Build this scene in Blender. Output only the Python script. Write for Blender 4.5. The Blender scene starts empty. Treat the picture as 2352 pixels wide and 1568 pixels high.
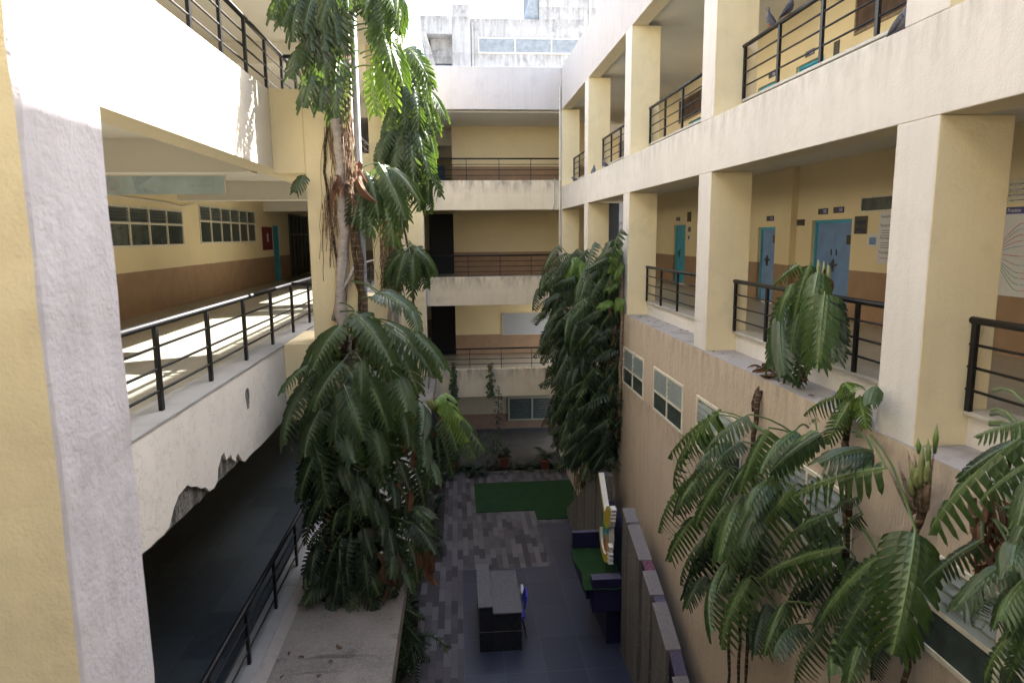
import bpy, math, random
import numpy as np
from mathutils import Vector, Matrix
random.seed(7); rng=np.random.default_rng(7)
R=math.radians
SC=bpy.context.scene; COL=SC.collection
GZ=-8.9            # courtyard level; everything is lifted by 8.9 at the end so the court is z=0
LIFT=8.9
K3,K2,K1,K0=2.045,-1.555,-5.155,-8.755
# ------------------------------------------------------------------ camera model
F_,P_,Y_,RR=1573.5,R(8.789),R(4.506),R(-.522)
def ray(u,w):
    a,b=u-1176,w-784
    a,b=a*math.cos(RR)+b*math.sin(RR),-a*math.sin(RR)+b*math.cos(RR)
    cx,cy=a/F_,-b/F_
    yy=math.cos(P_)+cy*math.sin(P_); z=-math.sin(P_)+cy*math.cos(P_)
    return np.array([cx*math.cos(Y_)+yy*math.sin(Y_),-cx*math.sin(Y_)+yy*math.cos(Y_),z])
def hit(u,w,ax,val):
    d=ray(u,w); return d*(val/d['XYZ'.index(ax)])
# ------------------------------------------------------------------ materials
def lin(c): return tuple(((x/255)/12.92 if x/255<.04045 else ((x/255+.055)/1.055)**2.4) for x in c)
class N:
    def __init__(s,name):
        s.m=bpy.data.materials.new(name); s.m.use_nodes=True; s.t=s.m.node_tree; s.t.nodes.clear()
        s.out=s('ShaderNodeOutputMaterial'); s.b=s('ShaderNodeBsdfPrincipled'); s.l(s.b.outputs[0],s.out.inputs[0])
        g=s('ShaderNodeNewGeometry'); s.pos=g.outputs['Position']
    def __call__(s,t,**k):
        n=s.t.nodes.new(t)
        for a,b in k.items(): setattr(n,a,b)
        return n
    def l(s,a,b): s.t.links.new(a,b)
    def setv(s,sock,v):
        if hasattr(v,'default_value') or hasattr(v,'is_linked'): s.l(v,sock)
        else: sock.default_value=v
    def mapping(s,sc,rot=(0,0,0),loc=(0,0,0),src=None):
        m=s('ShaderNodeMapping'); m.inputs['Scale'].default_value=sc; m.inputs['Rotation'].default_value=rot; m.inputs['Location'].default_value=loc
        s.l(src or s.pos,m.inputs[0]); return m.outputs[0]
    def noise(s,scale,detail=4,rough=.55,vec=None,dist=0):
        n=s('ShaderNodeTexNoise'); n.inputs['Scale'].default_value=scale; n.inputs['Detail'].default_value=detail
        n.inputs['Roughness'].default_value=rough; n.inputs['Distortion'].default_value=dist
        s.l(vec or s.pos,n.inputs['Vector']); return n.outputs['Fac']
    def ramp(s,f,*st):
        r=s('ShaderNodeValToRGB'); e=r.color_ramp.elements
        while len(e)<len(st): e.new(.5)
        for i,(p,c) in enumerate(st):
            e[i].position=p; e[i].color=(c,c,c,1) if not isinstance(c,(tuple,list)) else (*c,1)
        s.l(f,r.inputs[0]); return r.outputs[0]
    def mix(s,f,a,b,mode='MIX'):
        n=s('ShaderNodeMix',data_type='RGBA',blend_type=mode)
        s.setv(n.inputs[0],f)
        for i,v in((6,a),(7,b)):
            if isinstance(v,(tuple,list)): n.inputs[i].default_value=(*v,1) if len(v)==3 else v
            else: s.l(v,n.inputs[i])
        return n.outputs[2]
    def math(s,op,a,b=0,c=0):
        n=s('ShaderNodeMath',operation=op)
        for i,v in enumerate((a,b,c)): s.setv(n.inputs[i],v)
        return n.outputs[0]
    def sep(s,v=None):
        n=s('ShaderNodeSeparateXYZ'); s.l(v or s.pos,n.inputs[0]); return n.outputs
    def bump(s,h,strength=.3,dist=.01,prev=None):
        n=s('ShaderNodeBump'); n.inputs['Strength'].default_value=strength; n.inputs['Distance'].default_value=dist
        s.l(h,n.inputs['Height'])
        if prev is not None: s.l(prev,n.inputs['Normal'])
        return n.outputs[0]
    def fin(s,col,rough=.8,normal=None,spec=.3,metal=0,coat=0):
        s.setv(s.b.inputs['Base Color'],(*col,1) if isinstance(col,tuple) and len(col)==3 else col)
        s.setv(s.b.inputs['Roughness'],rough); s.b.inputs['Specular IOR Level'].default_value=spec
        s.b.inputs['Metallic'].default_value=metal; s.b.inputs['Coat Weight'].default_value=coat
        if normal is not None: s.l(normal,s.b.inputs['Normal'])
        return s.m
def plaster(name,col,dirt=.25,dirtcol=(.10,.09,.085),grain=.5,gscale=55,streak=.3,dado=None,peel=0,edge=None,comb=False,es=.8):
    n=N(name)
    big=n.noise(.55,5); med=n.noise(3.1,6,.62)
    c=n.mix(n.ramp(big,(.3,0),(.75,1)),tuple(x*.93 for x in col),tuple(min(1,x*1.05) for x in col))
    st=n.noise(1.,5,.6,n.mapping((7,7,.55)))
    c=n.mix(n.math('MULTIPLY',n.ramp(st,(.46,0),(.74,1)),streak*.5),c,tuple(x*.62 for x in col))
    d=n.math('MULTIPLY',n.ramp(med,(.5,0),(.82,1)),n.ramp(big,(.4,.15),(.65,1)))
    c=n.mix(n.math('MULTIPLY',d,dirt),c,dirtcol)
    sp=n.noise(38,3,.6); c=n.mix(n.math('MULTIPLY',n.ramp(sp,(.66,0),(.72,1)),.22*min(1,dirt*2)),c,tuple(x*.45 for x in col))
    if dado:
        z=n.sep()[2]; f=n.math('FRACT',n.math('DIVIDE',n.math('SUBTRACT',z,LIFT+K2-.1),3.6))
        wob=n.math('MULTIPLY',n.math('SUBTRACT',n.noise(2.5,3),.5),.006)
        m=n.math('LESS_THAN',n.math('ADD',f,wob),.955/3.6)
        dc=n.mix(n.ramp(med,(.3,0),(.8,1)),tuple(x*.85 for x in dado),tuple(x*1.1 for x in dado))
        c=n.mix(m,c,dc)
    if edge:   # run-off grime just under the copings (zlist), a stain with a shape of its own
        z=n.sep()[2]; tot=None
        for e in edge:
            dd=n.math('SUBTRACT',LIFT+e,z)
            g=n.math('MULTIPLY',n.math('GREATER_THAN',dd,-.01),n.math('SUBTRACT',1.,n.math('MINIMUM',n.math('DIVIDE',n.math('ABSOLUTE',dd),.55),1.)))
            tot=g if tot is None else n.math('MAXIMUM',tot,g)
        s2=n.ramp(n.noise(1.,6,.68,n.mapping((5,5,1.6))),(.42,0),(.66,1))
        c=n.mix(n.math('MULTIPLY',n.math('MULTIPLY',tot,s2),es),c,(.15,.13,.11))
    h=n.noise(gscale,3,.6,n.mapping((1,1,.12)) if comb else None); h2=n.noise(gscale*.3,3,.5)
    b=n.bump(h,grain,.012); b=n.bump(h2,grain*.6,.02,b)
    if peel:
        pv=n.ramp(n.noise(3.3,9,.75),(.53,0),(.54,1)); b=n.bump(pv,.45*peel,.02,b); pv2=n.ramp(n.noise(5.1,9,.8,n.mapping((1,1,1),loc=(4,9,2))),(.655,0),(.665,1)); c=n.mix(n.math('MULTIPLY',pv2,.18),c,(.45,.42,.38)); b=n.bump(pv2,.8,.02,b)
        c=n.mix(n.math('MULTIPLY',n.ramp(n.noise(1.3,4),(.60,0),(.85,1)),.35*peel),c,(.62,.46,.28))
    return n.fin(c,.85,b,.2)
CREAM=(.73,.65,.465); PALE=(.61,.58,.545)
M={}
M['yellow']=plaster('cream_yellow_plaster',CREAM,.12,grain=.22,streak=.12)
M['yellow_rough']=plaster('cream_roughcast_plaster',(.78,.68,.45),.22,grain=.35,gscale=70,streak=.2)
M['inner']=plaster('corridor_paint_with_brown_dado',(.74,.63,.40),.06,grain=.07,streak=.05,dado=(.34,.225,.145))
M['court']=plaster('weathered_court_plaster',PALE,.26,grain=.42,gscale=48,streak=.35,edge=(1.78,),es=.38)
M['lav']=plaster('weathered_roughcast_column',(.64,.62,.645),.32,dirtcol=(.2,.19,.19),grain=.45,gscale=38,streak=.55)
M['beam_left']=plaster('left_beam_paint',(.70,.65,.55),.15,grain=.18,streak=.2)
M['beam_peel']=plaster('peeling_beam_paint',(.70,.67,.62),.22,grain=.15,streak=.2,peel=1)
M['far']=plaster('far_beam_plaster',(.70,.62,.48),.35,grain=.15,streak=.5,edge=(K3,K2,K1))
M['roofband']=plaster('far_roof_band_plaster',(.48,.44,.42),.35,dirtcol=(.25,.22,.22),grain=.25,streak=.5)
M['tan']=plaster('combed_tan_plaster',(.52,.425,.33),.3,grain=.9,gscale=45,streak=.7,comb=True,edge=(-1.89,-3.56),es=.45)
M['inner_dim']=plaster('shade_darkened_ground_floor_paint',(.26,.22,.16),.3,grain=.07,streak=.2,dado=(.14,.085,.06))  # corridor paint darkened: shade under the lowest slab put into the colour
M['white']=plaster('white_ceiling_paint',(.72,.70,.64),.08,grain=.05,streak=.05)
M['old']=plaster('mildewed_old_wall',(.40,.385,.375),1.0,dirtcol=(.07,.065,.075),grain=.4,gscale=14,streak=1.9,edge=(10.63,8.95,11.2))
def simple(name,col,rough=.5,metal=0,spec=.4,var=.12,bump=0,scale=20,coat=0):
    n=N(name); f=n.noise(scale,4)
    c=n.mix(n.ramp(f,(.3,0),(.7,1)),tuple(x*(1-var) for x in col),tuple(min(1,x*(1+var)) for x in col))
    return n.fin(c,rough,n.bump(f,bump,.01) if bump else None,spec,metal,coat)
M['black']=simple('black_rail_paint',(.007,.007,.009),.45,0,.35,.4)
M['glass']=simple('grimy_window_glass',(.05,.065,.06),.18,0,.6,.35,scale=6)
M['louvre']=simple('frosted_louvre_glass',(.17,.205,.205),.3,0,.5,.15,scale=5)
M['frame']=simple('cream_window_frame',(.62,.58,.47),.55,var=.15,scale=9)
M['dim_floor']=simple('dark_ground_floor_plinth',(.042,.038,.033),.7,var=.3,scale=2)  # dark brown-grey base with mottled tone
M['frame_dim']=simple('dull_green_grey_frame',(.16,.17,.13),.6)
M['bluedoor']=simple('blue_door_paint',(.15,.26,.47),.5,var=.12,scale=4)
M['teal']=simple('teal_door_paint',(.06,.36,.50),.5,var=.1,scale=4)
M['metal']=simple('dull_latch_metal',(.12,.11,.10),.4,.6)
M['pvc']=simple('grey_plastic_pipe',(.33,.35,.37),.4)
M['plaque']=simple('dark_name_plaque',(.055,.05,.035),.35,var=.3,scale=60)
M['paper']=simple('white_paper',(.62,.62,.64),.6,var=.04)
M['ink']=simple('printed_ink',(.03,.035,.07),.6)
M['inkblue']=simple('blue_plate',(.05,.06,.22),.5)
M['inkred']=simple('red_print_line',(.5,.08,.08),.6); M['inkgreen']=simple('green_print_line',(.12,.4,.2),.6); M['inkcyan']=simple('blue_print_line',(.1,.35,.5),.6)
M['white_txt']=simple('white_lettering',(.8,.8,.8),.6,var=.03)
M['maroon']=simple('maroon_board',(.16,.015,.02),.6)
M['purple']=simple('dark_purple_paint',(.014,.012,.045),.45,var=.2,scale=8)
M['purple_top']=simple('worn_purple_paint',(.075,.066,.115),.6,var=.3,scale=30)
M['red_stain']=simple('red_splashed_purple_paint',(.11,.04,.07),.6,var=.9,scale=25)
M['blueplastic']=simple('blue_seat_plastic',(.03,.035,.38),.35)
M['greyplastic']=simple('pale_grey_plastic',(.5,.5,.55),.4)
M['terracotta']=simple('terracotta_pot',(.17,.045,.028),.6)
M['slatetop']=None
def stone(name,c1,c2,scale,rough,spec=.5,bump=.1,streaks=False,metal=0):
    n=N(name); f=n.noise(scale,6,.75,n.mapping((1,1,.12)) if streaks else None)
    g=n.noise(scale*3.5,2,.7)
    c=n.mix(n.ramp(f,(.35,0),(.65,1)),c1,c2); c=n.mix(n.math('MULTIPLY',n.ramp(g,(.6,0),(.7,1)),.5),c,tuple(min(1,x*2.4+.02) for x in c2))
    return n.fin(c,rough,n.bump(f,bump,.01),spec,metal)
M['granite_cap']=stone('flamed_grey_granite',(.10,.093,.10),(.20,.185,.19),40,.75)
M['granite_panel']=stone('sawn_grey_stone_panel',(.085,.078,.072),(.15,.135,.12),5,.8,streaks=True)
M['granite_desk']=stone('polished_black_granite',(.008,.008,.009),(.02,.02,.022),35,.25,.6,.02)
M['desk_top']=stone('leather_finish_granite_top',(.022,.023,.03),(.115,.118,.145),24,.30,.9,1.)  # strong speckle contrast stands in for glints on the rough top
def slabmat():
    n=N('bare_concrete_canopy_top'); f=n.noise(1.7,7,.7); g=n.noise(34,4,.75); k=n.noise(90,2)
    c=n.mix(n.ramp(f,(.3,0),(.7,1)),(.17,.155,.145),(.30,.27,.25)); c=n.mix(n.math('MULTIPLY',n.ramp(g,(.45,0),(.7,1)),.5),c,(.40,.38,.36))
    c=n.mix(n.ramp(k,(.73,0),(.76,1)),c,(.45,.43,.42)); st=n.noise(1.,4,.6,n.mapping((1.2,5,1)),.6); c=n.mix(n.math('MULTIPLY',n.ramp(st,(.60,0),(.68,1)),.5),c,(.05,.047,.045))
    return n.fin(c,.9,n.bump(g,.7,.012),.2)
M['slab']=slabmat()
def concmat():
    n=N('exposed_rough_concrete'); f=n.noise(26,6,.8); g=n.noise(1.,4,.6,n.mapping((9,9,1.2)))
    c=n.mix(n.ramp(f,(.38,0),(.62,1)),(.07,.066,.06),(.34,.33,.31)); c=n.mix(n.math('MULTIPLY',n.ramp(g,(.5,0),(.56,1)),.7),c,(.05,.045,.04))
    return n.fin(c,.95,n.bump(f,1.,.03),.1)
M['concrete']=concmat()
M['ledge']=plaster('weathered_ledge_top',(.37,.345,.33),1.0,dirtcol=(.07,.065,.07),grain=.9,gscale=16,streak=.1)
M['kerb']=simple('pale_kerb_stone',(.33,.335,.34),.5,var=.12,scale=3)
M['sill']=simple('marble_sill_stone',(.42,.40,.36),.45,var=.12,scale=5)
M['soil']=plaster('damp_soil',(.05,.042,.035),.6,dirtcol=(.02,.017,.015),grain=1,gscale=15)
def tiles(name,c1,c2,mortar,bw,rh,offset,rot=0,ms=.004,rough=.5,spec=.5,bias=0,squash=1,sqf=2,fine=30,loc=(0,0,0),bump=.15):
    n=N(name); v=n.mapping((1,1,1),(0,0,rot),loc)
    b=n('ShaderNodeTexBrick',offset=offset,squash=squash,squash_frequency=sqf)
    b.inputs['Color1'].default_value=(0,0,0,1); b.inputs['Color2'].default_value=(1,1,1,1); b.inputs['Mortar'].default_value=(.5,.5,.5,1)
    b.inputs['Scale'].default_value=1; b.inputs['Mortar Size'].default_value=ms; b.inputs['Bias'].default_value=bias
    b.inputs['Brick Width'].default_value=bw; b.inputs['Row Height'].default_value=rh; n.l(v,b.inputs[0])
    c=n.mix(n.ramp(b.outputs[0],(.15,0),(.5,.55),(.85,1)),c1,c2)
    f=n.noise(fine,5,.7); c=n.mix(n.math('MULTIPLY',n.ramp(f,(.4,0),(.7,1)),.35),c,tuple(x*1.6 for x in c2))
    d=n.noise(.8,5); c=n.mix(n.math('MULTIPLY',n.ramp(d,(.45,0),(.75,1)),.25),c,tuple(x*.5 for x in c1))
    c=n.mix(b.outputs['Fac'],c,mortar)
    return n.fin(c,rough,n.bump(f,bump,.006),spec)
M['paving']=tiles('staggered_mauve_pavers',(.034,.029,.032),(.135,.122,.126),(.045,.04,.043),.60,.155,.37,R(90),.002,.7,.3,bias=.05)
M['blackgranite']=tiles('dark_granite_floor_tiles',(.020,.024,.046),(.036,.041,.070),(.12,.115,.115),1.25,.845,.0,R(90),.004,.38,.6,loc=(.35,.03,0),bump=.1,fine=18)
M['floor']=tiles('corridor_stone_floor',(.27,.255,.21),(.31,.29,.24),(.2,.19,.17),.6,.6,0,0,.004,.32,.5,fine=9)
M['slate']=tiles('dark_slate_floor',(.028,.038,.046),(.055,.07,.082),(.02,.025,.03),1.1,.6,.5,R(90),.004,.45,.5,fine=7)
def turfmat():
    n=N('artificial_turf'); f=n.noise(90,3,.8); g=n.noise(3,4)
    c=n.mix(n.ramp(f,(.3,0),(.7,1)),(.009,.030,.010),(.021,.068,.021)); c=n.mix(n.math('MULTIPLY',n.ramp(g,(.4,0),(.8,1)),.3),c,(.05,.09,.03))
    c=n.mix(n.ramp(n.noise(55,1),(.76,0),(.78,1)),c,(.4,.4,.35))
    return n.fin(c,.9,n.bump(f,1,.02),.2)
M['turf']=turfmat()
def leafmat(name,dark,light,rib,trans,rough=.38,brown=False):
    n=N(name); a=n('ShaderNodeAttribute',attribute_name='leaf'); s=n('ShaderNodeSeparateColor'); n.l(a.outputs['Color'],s.inputs[0])
    r,g,bb=s.outputs
    c=n.mix(g,dark,light)
    pl=n.noise(14,3); c=n.mix(n.math('MULTIPLY',n.ramp(pl,(.4,0),(.7,1)),.35),c,tuple(x*1.5 for x in light))
    c=n.mix(n.ramp(bb,(.8,0),(.99,1)),c,(.16,.14,.02))        # a few yellowing blades
    c=n.mix(n.ramp(r,(.0,.9),(.10,.45),(.24,0)),c,rib)
    n.fin(c,rough,n.bump(pl,.15,.01),.5)
    t=n('ShaderNodeBsdfTranslucent'); n.l(n.mix(.6,c,trans),t.inputs[0])
    mx=n('ShaderNodeMixShader'); mx.inputs[0].default_value=.2
    n.l(n.b.outputs[0],mx.inputs[1]); n.l(t.outputs[0],mx.inputs[2]); n.l(mx.outputs[0],n.out.inputs[0])
    return n.m
M['leaf']=leafmat('deep_green_vine_leaf',(.010,.020,.011),(.050,.080,.042),(.085,.13,.05),(.24,.42,.03))
M['leaf_fresh']=leafmat('mid_green_vine_leaf',(.018,.036,.013),(.066,.115,.038),(.14,.20,.07),(.24,.42,.03),.36)
M['leaf_shade']=leafmat('shade_darkened_leaf',(.010,.019,.011),(.025,.042,.024),(.07,.11,.05),(.1,.2,.04),.45)  # darker leaf copy for shaded growth, shade put into its colour
M['leaf_bright']=leafmat('young_yellow_green_leaf',(.06,.12,.018),(.12,.21,.03),(.18,.26,.07),(.34,.48,.05),.35)
M['dry']=leafmat('dry_brown_leaf',(.06,.03,.018),(.17,.085,.045),(.2,.13,.08),(.3,.13,.06),.8)
def barkmat(name,c1,c2,ring=True):
    n=N(name); f=n.noise(9,5,.7,n.mapping((1,1,2.5))); c=n.mix(n.ramp(f,(.35,0),(.65,1)),c1,c2)
    z=n.sep()[2]; w=n.math('SINE',n.math('ADD',n.math('MULTIPLY',z,70),n.math('MULTIPLY',f,6)))
    if ring: c=n.mix(n.math('MULTIPLY',n.ramp(w,(.82,0),(.95,1)),.6),c,tuple(min(1,x*3) for x in c2))
    return n.fin(c,.8,n.bump(n.math('ADD',f,n.math('MULTIPLY',w,.2)),.6,.01),.2)
M['bark']=barkmat('ringed_vine_bark',(.03,.02,.014),(.085,.058,.036))
M['palebark']=barkmat('pale_grey_stem_bark',(.30,.26,.24),(.44,.40,.37),False)
M['root']=barkmat('fibrous_brown_root',(.12,.075,.05),(.34,.25,.18),False)
M['spadix']=simple('green_flower_spike',(.22,.25,.10),.6,var=.3,scale=120,bump=.5)
M['pigeon']=simple('slate_grey_feathers',(.10,.105,.13),.6,var=.3,scale=40); M['pigeon_dark']=simple('dark_wing_feathers',(.045,.045,.06),.6,var=.5,scale=50)
M['pigeon_leg']=simple('pink_bird_leg',(.4,.1,.08),.6)
M['yellowp']=simple('ochre_painted_board',(.42,.32,.03),.5,var=.3,scale=60); M['whitep']=simple('white_painted_edge',(.62,.60,.58),.5,var=.1)
M['greenp']=simple('green_painted_board',(.05,.28,.07),.5); M['bluep']=simple('sky_blue_painted_board',(.06,.30,.42),.5); M['orangep']=simple('orange_painted_board',(.50,.12,.03),.5); M['tanp']=simple('sandy_painted_board',(.45,.36,.18),.5)
M['whiteboard']=simple('whiteboard_face',(.36,.38,.42),.3,var=.04)
M['corrugated']=simple('corrugated_sheet',(.25,.27,.29),.5,var=.2,scale=5)
M['dark']=simple('dark_trim_and_unlit_depth',(.02,.02,.022),.6)  # dark trim, also the shade of rooms and passages put into colour
M['woodframe']=simple('worn_brown_window_frame',(.22,.17,.11),.7,var=.3); M['brownboard']=simple('stained_brown_board',(.075,.045,.03),.7,var=.5,scale=4)
M['banner']=simple('faded_banner_cloth',(.42,.52,.56),.8,var=.15,scale=3)
M['banner_print']=simple('faded_banner_print',(.34,.44,.50),.8); M['banner_red']=simple('faded_red_print',(.52,.42,.42),.8)
# ------------------------------------------------------------------ mesh builder
class MB:
    def __init__(s): s.v=[]; s.f=[]; s.m=[]
    def add(s,vs,fs,mi=0):
        o=len(s.v); s.v+= [tuple(map(float,p)) for p in vs]; s.f+=[tuple(o+i for i in f) for f in fs]; s.m+=[mi]*len(fs); return s
    def box(s,x0,x1,y0,y1,z0,z1,mi=0,faces=None):
        vs=[(x,y,z) for z in(z0,z1) for y in(y0,y1) for x in(x0,x1)]
        F=[(0,2,3,1),(4,5,7,6),(0,1,5,4),(2,6,7,3),(0,4,6,2),(1,3,7,5)] # bottom top -y +y -x +x
        if faces is None: return s.add(vs,F,mi)
        o=len(s.v); s.v+=vs
        for f,k in zip(F,faces): s.f.append(tuple(o+i for i in f)); s.m.append(k)
        return s
    def quad(s,a,b,c,d,mi=0): return s.add([a,b,c,d],[(0,1,2,3)],mi)
    def poly(s,pts,mi=0): return s.add(pts,[tuple(range(len(pts)))],mi)
    def prism(s,pts,d,mi=0,side=None):   # planar polygon pts extruded by vector d
        n=len(pts); p2=[tuple(np.array(p)+np.array(d)) for p in pts]
        s.add(list(pts)+p2,[tuple(range(n)),tuple(range(2*n-1,n-1,-1))],mi)
        o=len(s.v)-2*n
        for i in range(n): s.f.append((o+i,o+(i+1)%n,o+n+(i+1)%n,o+n+i)); s.m.append(side if side is not None else mi)
        return s
    def tube(s,pts,r,seg=8,mi=0,cap=True):
        pts=[np.array(p,float) for p in pts]; n=len(pts); rs=r if hasattr(r,'__len__') else [r]*n
        vs=[]; up0=None
        for i,p in enumerate(pts):
            t=pts[min(i+1,n-1)]-pts[max(i-1,0)]; t/=np.linalg.norm(t)+1e-9
            if up0 is None:
                up0=np.array([0,0,1.]) if abs(t[2])<.9 else np.array([1.,0,0])
            a=np.cross(t,up0); a/=np.linalg.norm(a)+1e-9; b=np.cross(a,t); up0=b
            for k in range(seg):
                q=2*math.pi*k/seg; vs.append(p+rs[i]*(a*math.cos(q)+b*math.sin(q)))
        fs=[(i*seg+k,i*seg+(k+1)%seg,(i+1)*seg+(k+1)%seg,(i+1)*seg+k) for i in range(n-1) for k in range(seg)]
        if cap: fs+=[tuple(range(seg-1,-1,-1)),tuple((n-1)*seg+k for k in range(seg))]
        return s.add(vs,fs,mi)
def setp(o,label=None,cat=None,group=None,kind=None):
    if label: o['label']=label
    if cat: o['category']=cat
    if group: o['group']=group
    if kind: o['kind']=kind
    return o
ORG={}
def thing(name,loc,label,cat,group=None,kind=None):
    e=bpy.data.objects.new(name,None); COL.objects.link(e); e.location=loc; e.empty_display_size=.2; ORG[e]=np.array(loc,float)
    return setp(e,label,cat,group,kind)
def build(name,mb,mats,parent=None,origin=None,smooth=False,bevel=0,tag=None):
    if not isinstance(mats,(list,tuple)): mats=[mats]
    o0=np.array(origin,float) if origin is not None else (ORG[parent] if parent is not None else np.zeros(3))
    me=bpy.data.meshes.new(name); me.from_pydata([tuple(np.array(p)-o0) for p in mb.v],[],mb.f)
    for m in mats: me.materials.append(m)
    if len(mats)>1: me.polygons.foreach_set('material_index',mb.m)
    if smooth: me.polygons.foreach_set('use_smooth',[True]*len(me.polygons))
    me.update(); o=bpy.data.objects.new(name,me); COL.objects.link(o)
    if parent is not None: o.parent=parent; ORG[o]=o0; o.location=(0,0,0)
    else: o.location=tuple(o0); ORG[o]=o0
    if bevel:
        b=o.modifiers.new('edge','BEVEL'); b.width=bevel; b.segments=2; b.limit_method='ANGLE'
    if tag: setp(o,**tag)
    return o
def text(name,s,size,origin,xdir,ydir,mat,parent,mirror=False,align='LEFT'):
    cu=bpy.data.curves.new('t','FONT'); cu.body=s; cu.size=size; cu.align_x=align; cu.resolution_u=2
    to=bpy.data.objects.new('t',cu); COL.objects.link(to); bpy.context.view_layer.update()
    me=bpy.data.meshes.new_from_object(to.evaluated_get(bpy.context.evaluated_depsgraph_get())); bpy.data.objects.remove(to)
    X=np.array(xdir,float); Yv=np.array(ydir,float); O=np.array(origin,float)-(ORG[parent] if parent is not None else 0)
    for v in me.vertices:
        p=O+X*v.co.x+Yv*v.co.y; v.co=tuple(p)
    me.materials.clear(); me.materials.append(mat); o=bpy.data.objects.new(name,me); COL.objects.link(o); o.parent=parent; ORG[o]=ORG[parent]
    return o
# ------------------------------------------------------------------ wings
XR=4.0; YF=26.28
colY=[.55,5.57,10.72,15.9,21.0,26.18]   # camera-side faces of the right columns
rw=thing('right_wing',(6,13,GZ),'right wing of the building with cream columns, open corridors and a tan lower wall','building')
for i,y in enumerate(colY):
    y1=y+.56 if i<5 else 26.9
    for (za,zb) in((-1.89,.955),(1.78,4.6)):
        mb=MB().box(XR,XR+.67,y,y1,za,zb,0,(0,0,1,1,0,1)); build('column',mb,[M['court'],M['yellow_rough']],rw,bevel=.012)
mb=MB().box(XR,XR+.38,-4,YF+.62,.955,1.78,0,(1,0,0,0,0,0)); build('corridor_beam',mb,[M['court'],M['yellow']],rw,bevel=.01)
mb=MB().box(XR+.001,XR+.36,-4,YF+.6,4.6,6.11,0,(1,0,0,0,0,0)); build('roof_parapet',mb,[M['roofband'],M['yellow']],rw,bevel=.01)
build('floor_slab',MB().box(XR+.38,7.35,-4,36,1.4,1.95,0,(0,1,0,0,0,0)),[M['white'],M['floor']],rw)
build('roof_slab',MB().box(XR+.36,12,-4,36,4.7,5.3),M['white'],rw)
build('floor_slab',MB().box(XR+.6,7.35,-4,36,-2.3,-1.65,0,(0,1,0,0,0,0)),[M['white'],M['floor']],rw)
for k in range(5):   # low parapets with stone sills under the railings
    a=colY[k]+.56; b=colY[k+1]
    for zt,zb in((-1.6,-1.89),(2.0,1.78)):
        build('low_parapet',MB().box(XR+.5,XR+.72,a,b,zb,zt),M['court'],rw)
        build('sill',MB().box(XR+.44,XR+.78,a+.002,b-.002,zt,zt+.04),M['sill'],rw,bevel=.006)
# tan wall with real window openings
wins=[(14.22,16.07),(11.62,13.47),(9.05,10.93),(6.3,8.2),(3.45,5.32)]
zt,zb=-2.66,-3.56
def wall_openings(mb,ax,val,lo,hi,z0,z1,ops,thick,mi=0):
    """wall in plane ax=val from lo..hi; ops=[(a,b,z0,z1)] sorted; reveals of given thickness"""
    def P(t,z,o=0): return (val+o,t,z) if ax=='X' else (t,val+o,z)
    cur=lo
    for a,b,c,d in sorted(ops):
        if a>cur: mb.quad(P(cur,z0),P(a,z0),P(a,z1),P(cur,z1),mi)
        if c>z0: mb.quad(P(a,z0),P(b,z0),P(b,c),P(a,c),mi)
        if d<z1: mb.quad(P(a,d),P(b,d),P(b,z1),P(a,z1),mi)
        t=thick
        mb.quad(P(a,c),P(b,c),P(b,c,t),P(a,c,t),mi); mb.quad(P(a,d),P(b,d),P(b,d,t),P(a,d,t),mi)
        mb.quad(P(a,c),P(a,d),P(a,d,t),P(a,c,t),mi); mb.quad(P(b,c),P(b,d),P(b,d,t),P(b,c,t),mi)
        cur=b
    if cur<hi: mb.quad(P(cur,z0),P(hi,z0),P(hi,z1),P(cur,z1),mi)
    return mb
mb=MB(); wall_openings(mb,'X',XR-.03,-4,YF+.6,GZ,-1.89,[(a,b,zb,zt) for a,b in wins],.09)
build('tan_wall',mb,M['tan'],rw)
build('ledge_top',MB().box(XR-.026,XR+.5,-4,YF+.6,-1.95,-1.886),M['ledge'],rw)
def tan_window(a,b):
    x=XR-.05; f=MB(); w=.055
    f.box(x,x+.05,a,b,zb,zb+w).box(x,x+.05,a,b,zt-w,zt).box(x,x+.05,a,a+w,zb+w,zt-w).box(x,x+.05,b-w,b,zb+w,zt-w)
    m=(a+b)/2; zm=zb+.42; f.box(x-.002,x+.05,m-w/2,m+w/2,zb+w,zt-w).box(x-.004,x+.05,a+w,m-w/2,zm-w/2,zm+w/2).box(x-.004,x+.05,m+w/2,b-w,zm-w/2,zm+w/2)
    o=build('window',f,M['frame'],rw,bevel=.006)
    for p,q in((a+w,m-w/2),(m+w/2,b-w)):
        build('glass_pane',MB().box(x+.012,x+.018,p,q,zb+w,zm-w/2),M['glass'],o)
        g=MB(); n=4; h=(zt-w-zm-w/2)/n
        for i in range(n):
            z=zm+w/2+h*i; g.prism([(x-.006,p,z),(x-.001,p,z-.004),(x+.05,p,z+h*.70),(x+.045,p,z+h*.70)],(0,q-p,0))
        build('louvre_panes',g,M['louvre'],o)
    build('dark_room_sheet',MB().box(x+.09,x+.10,a,b,zb,zt),M['dark'],o)  # dark sheet behind the panes stands in for the unlit room
for a,b in wins: tan_window(a,b)
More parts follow.
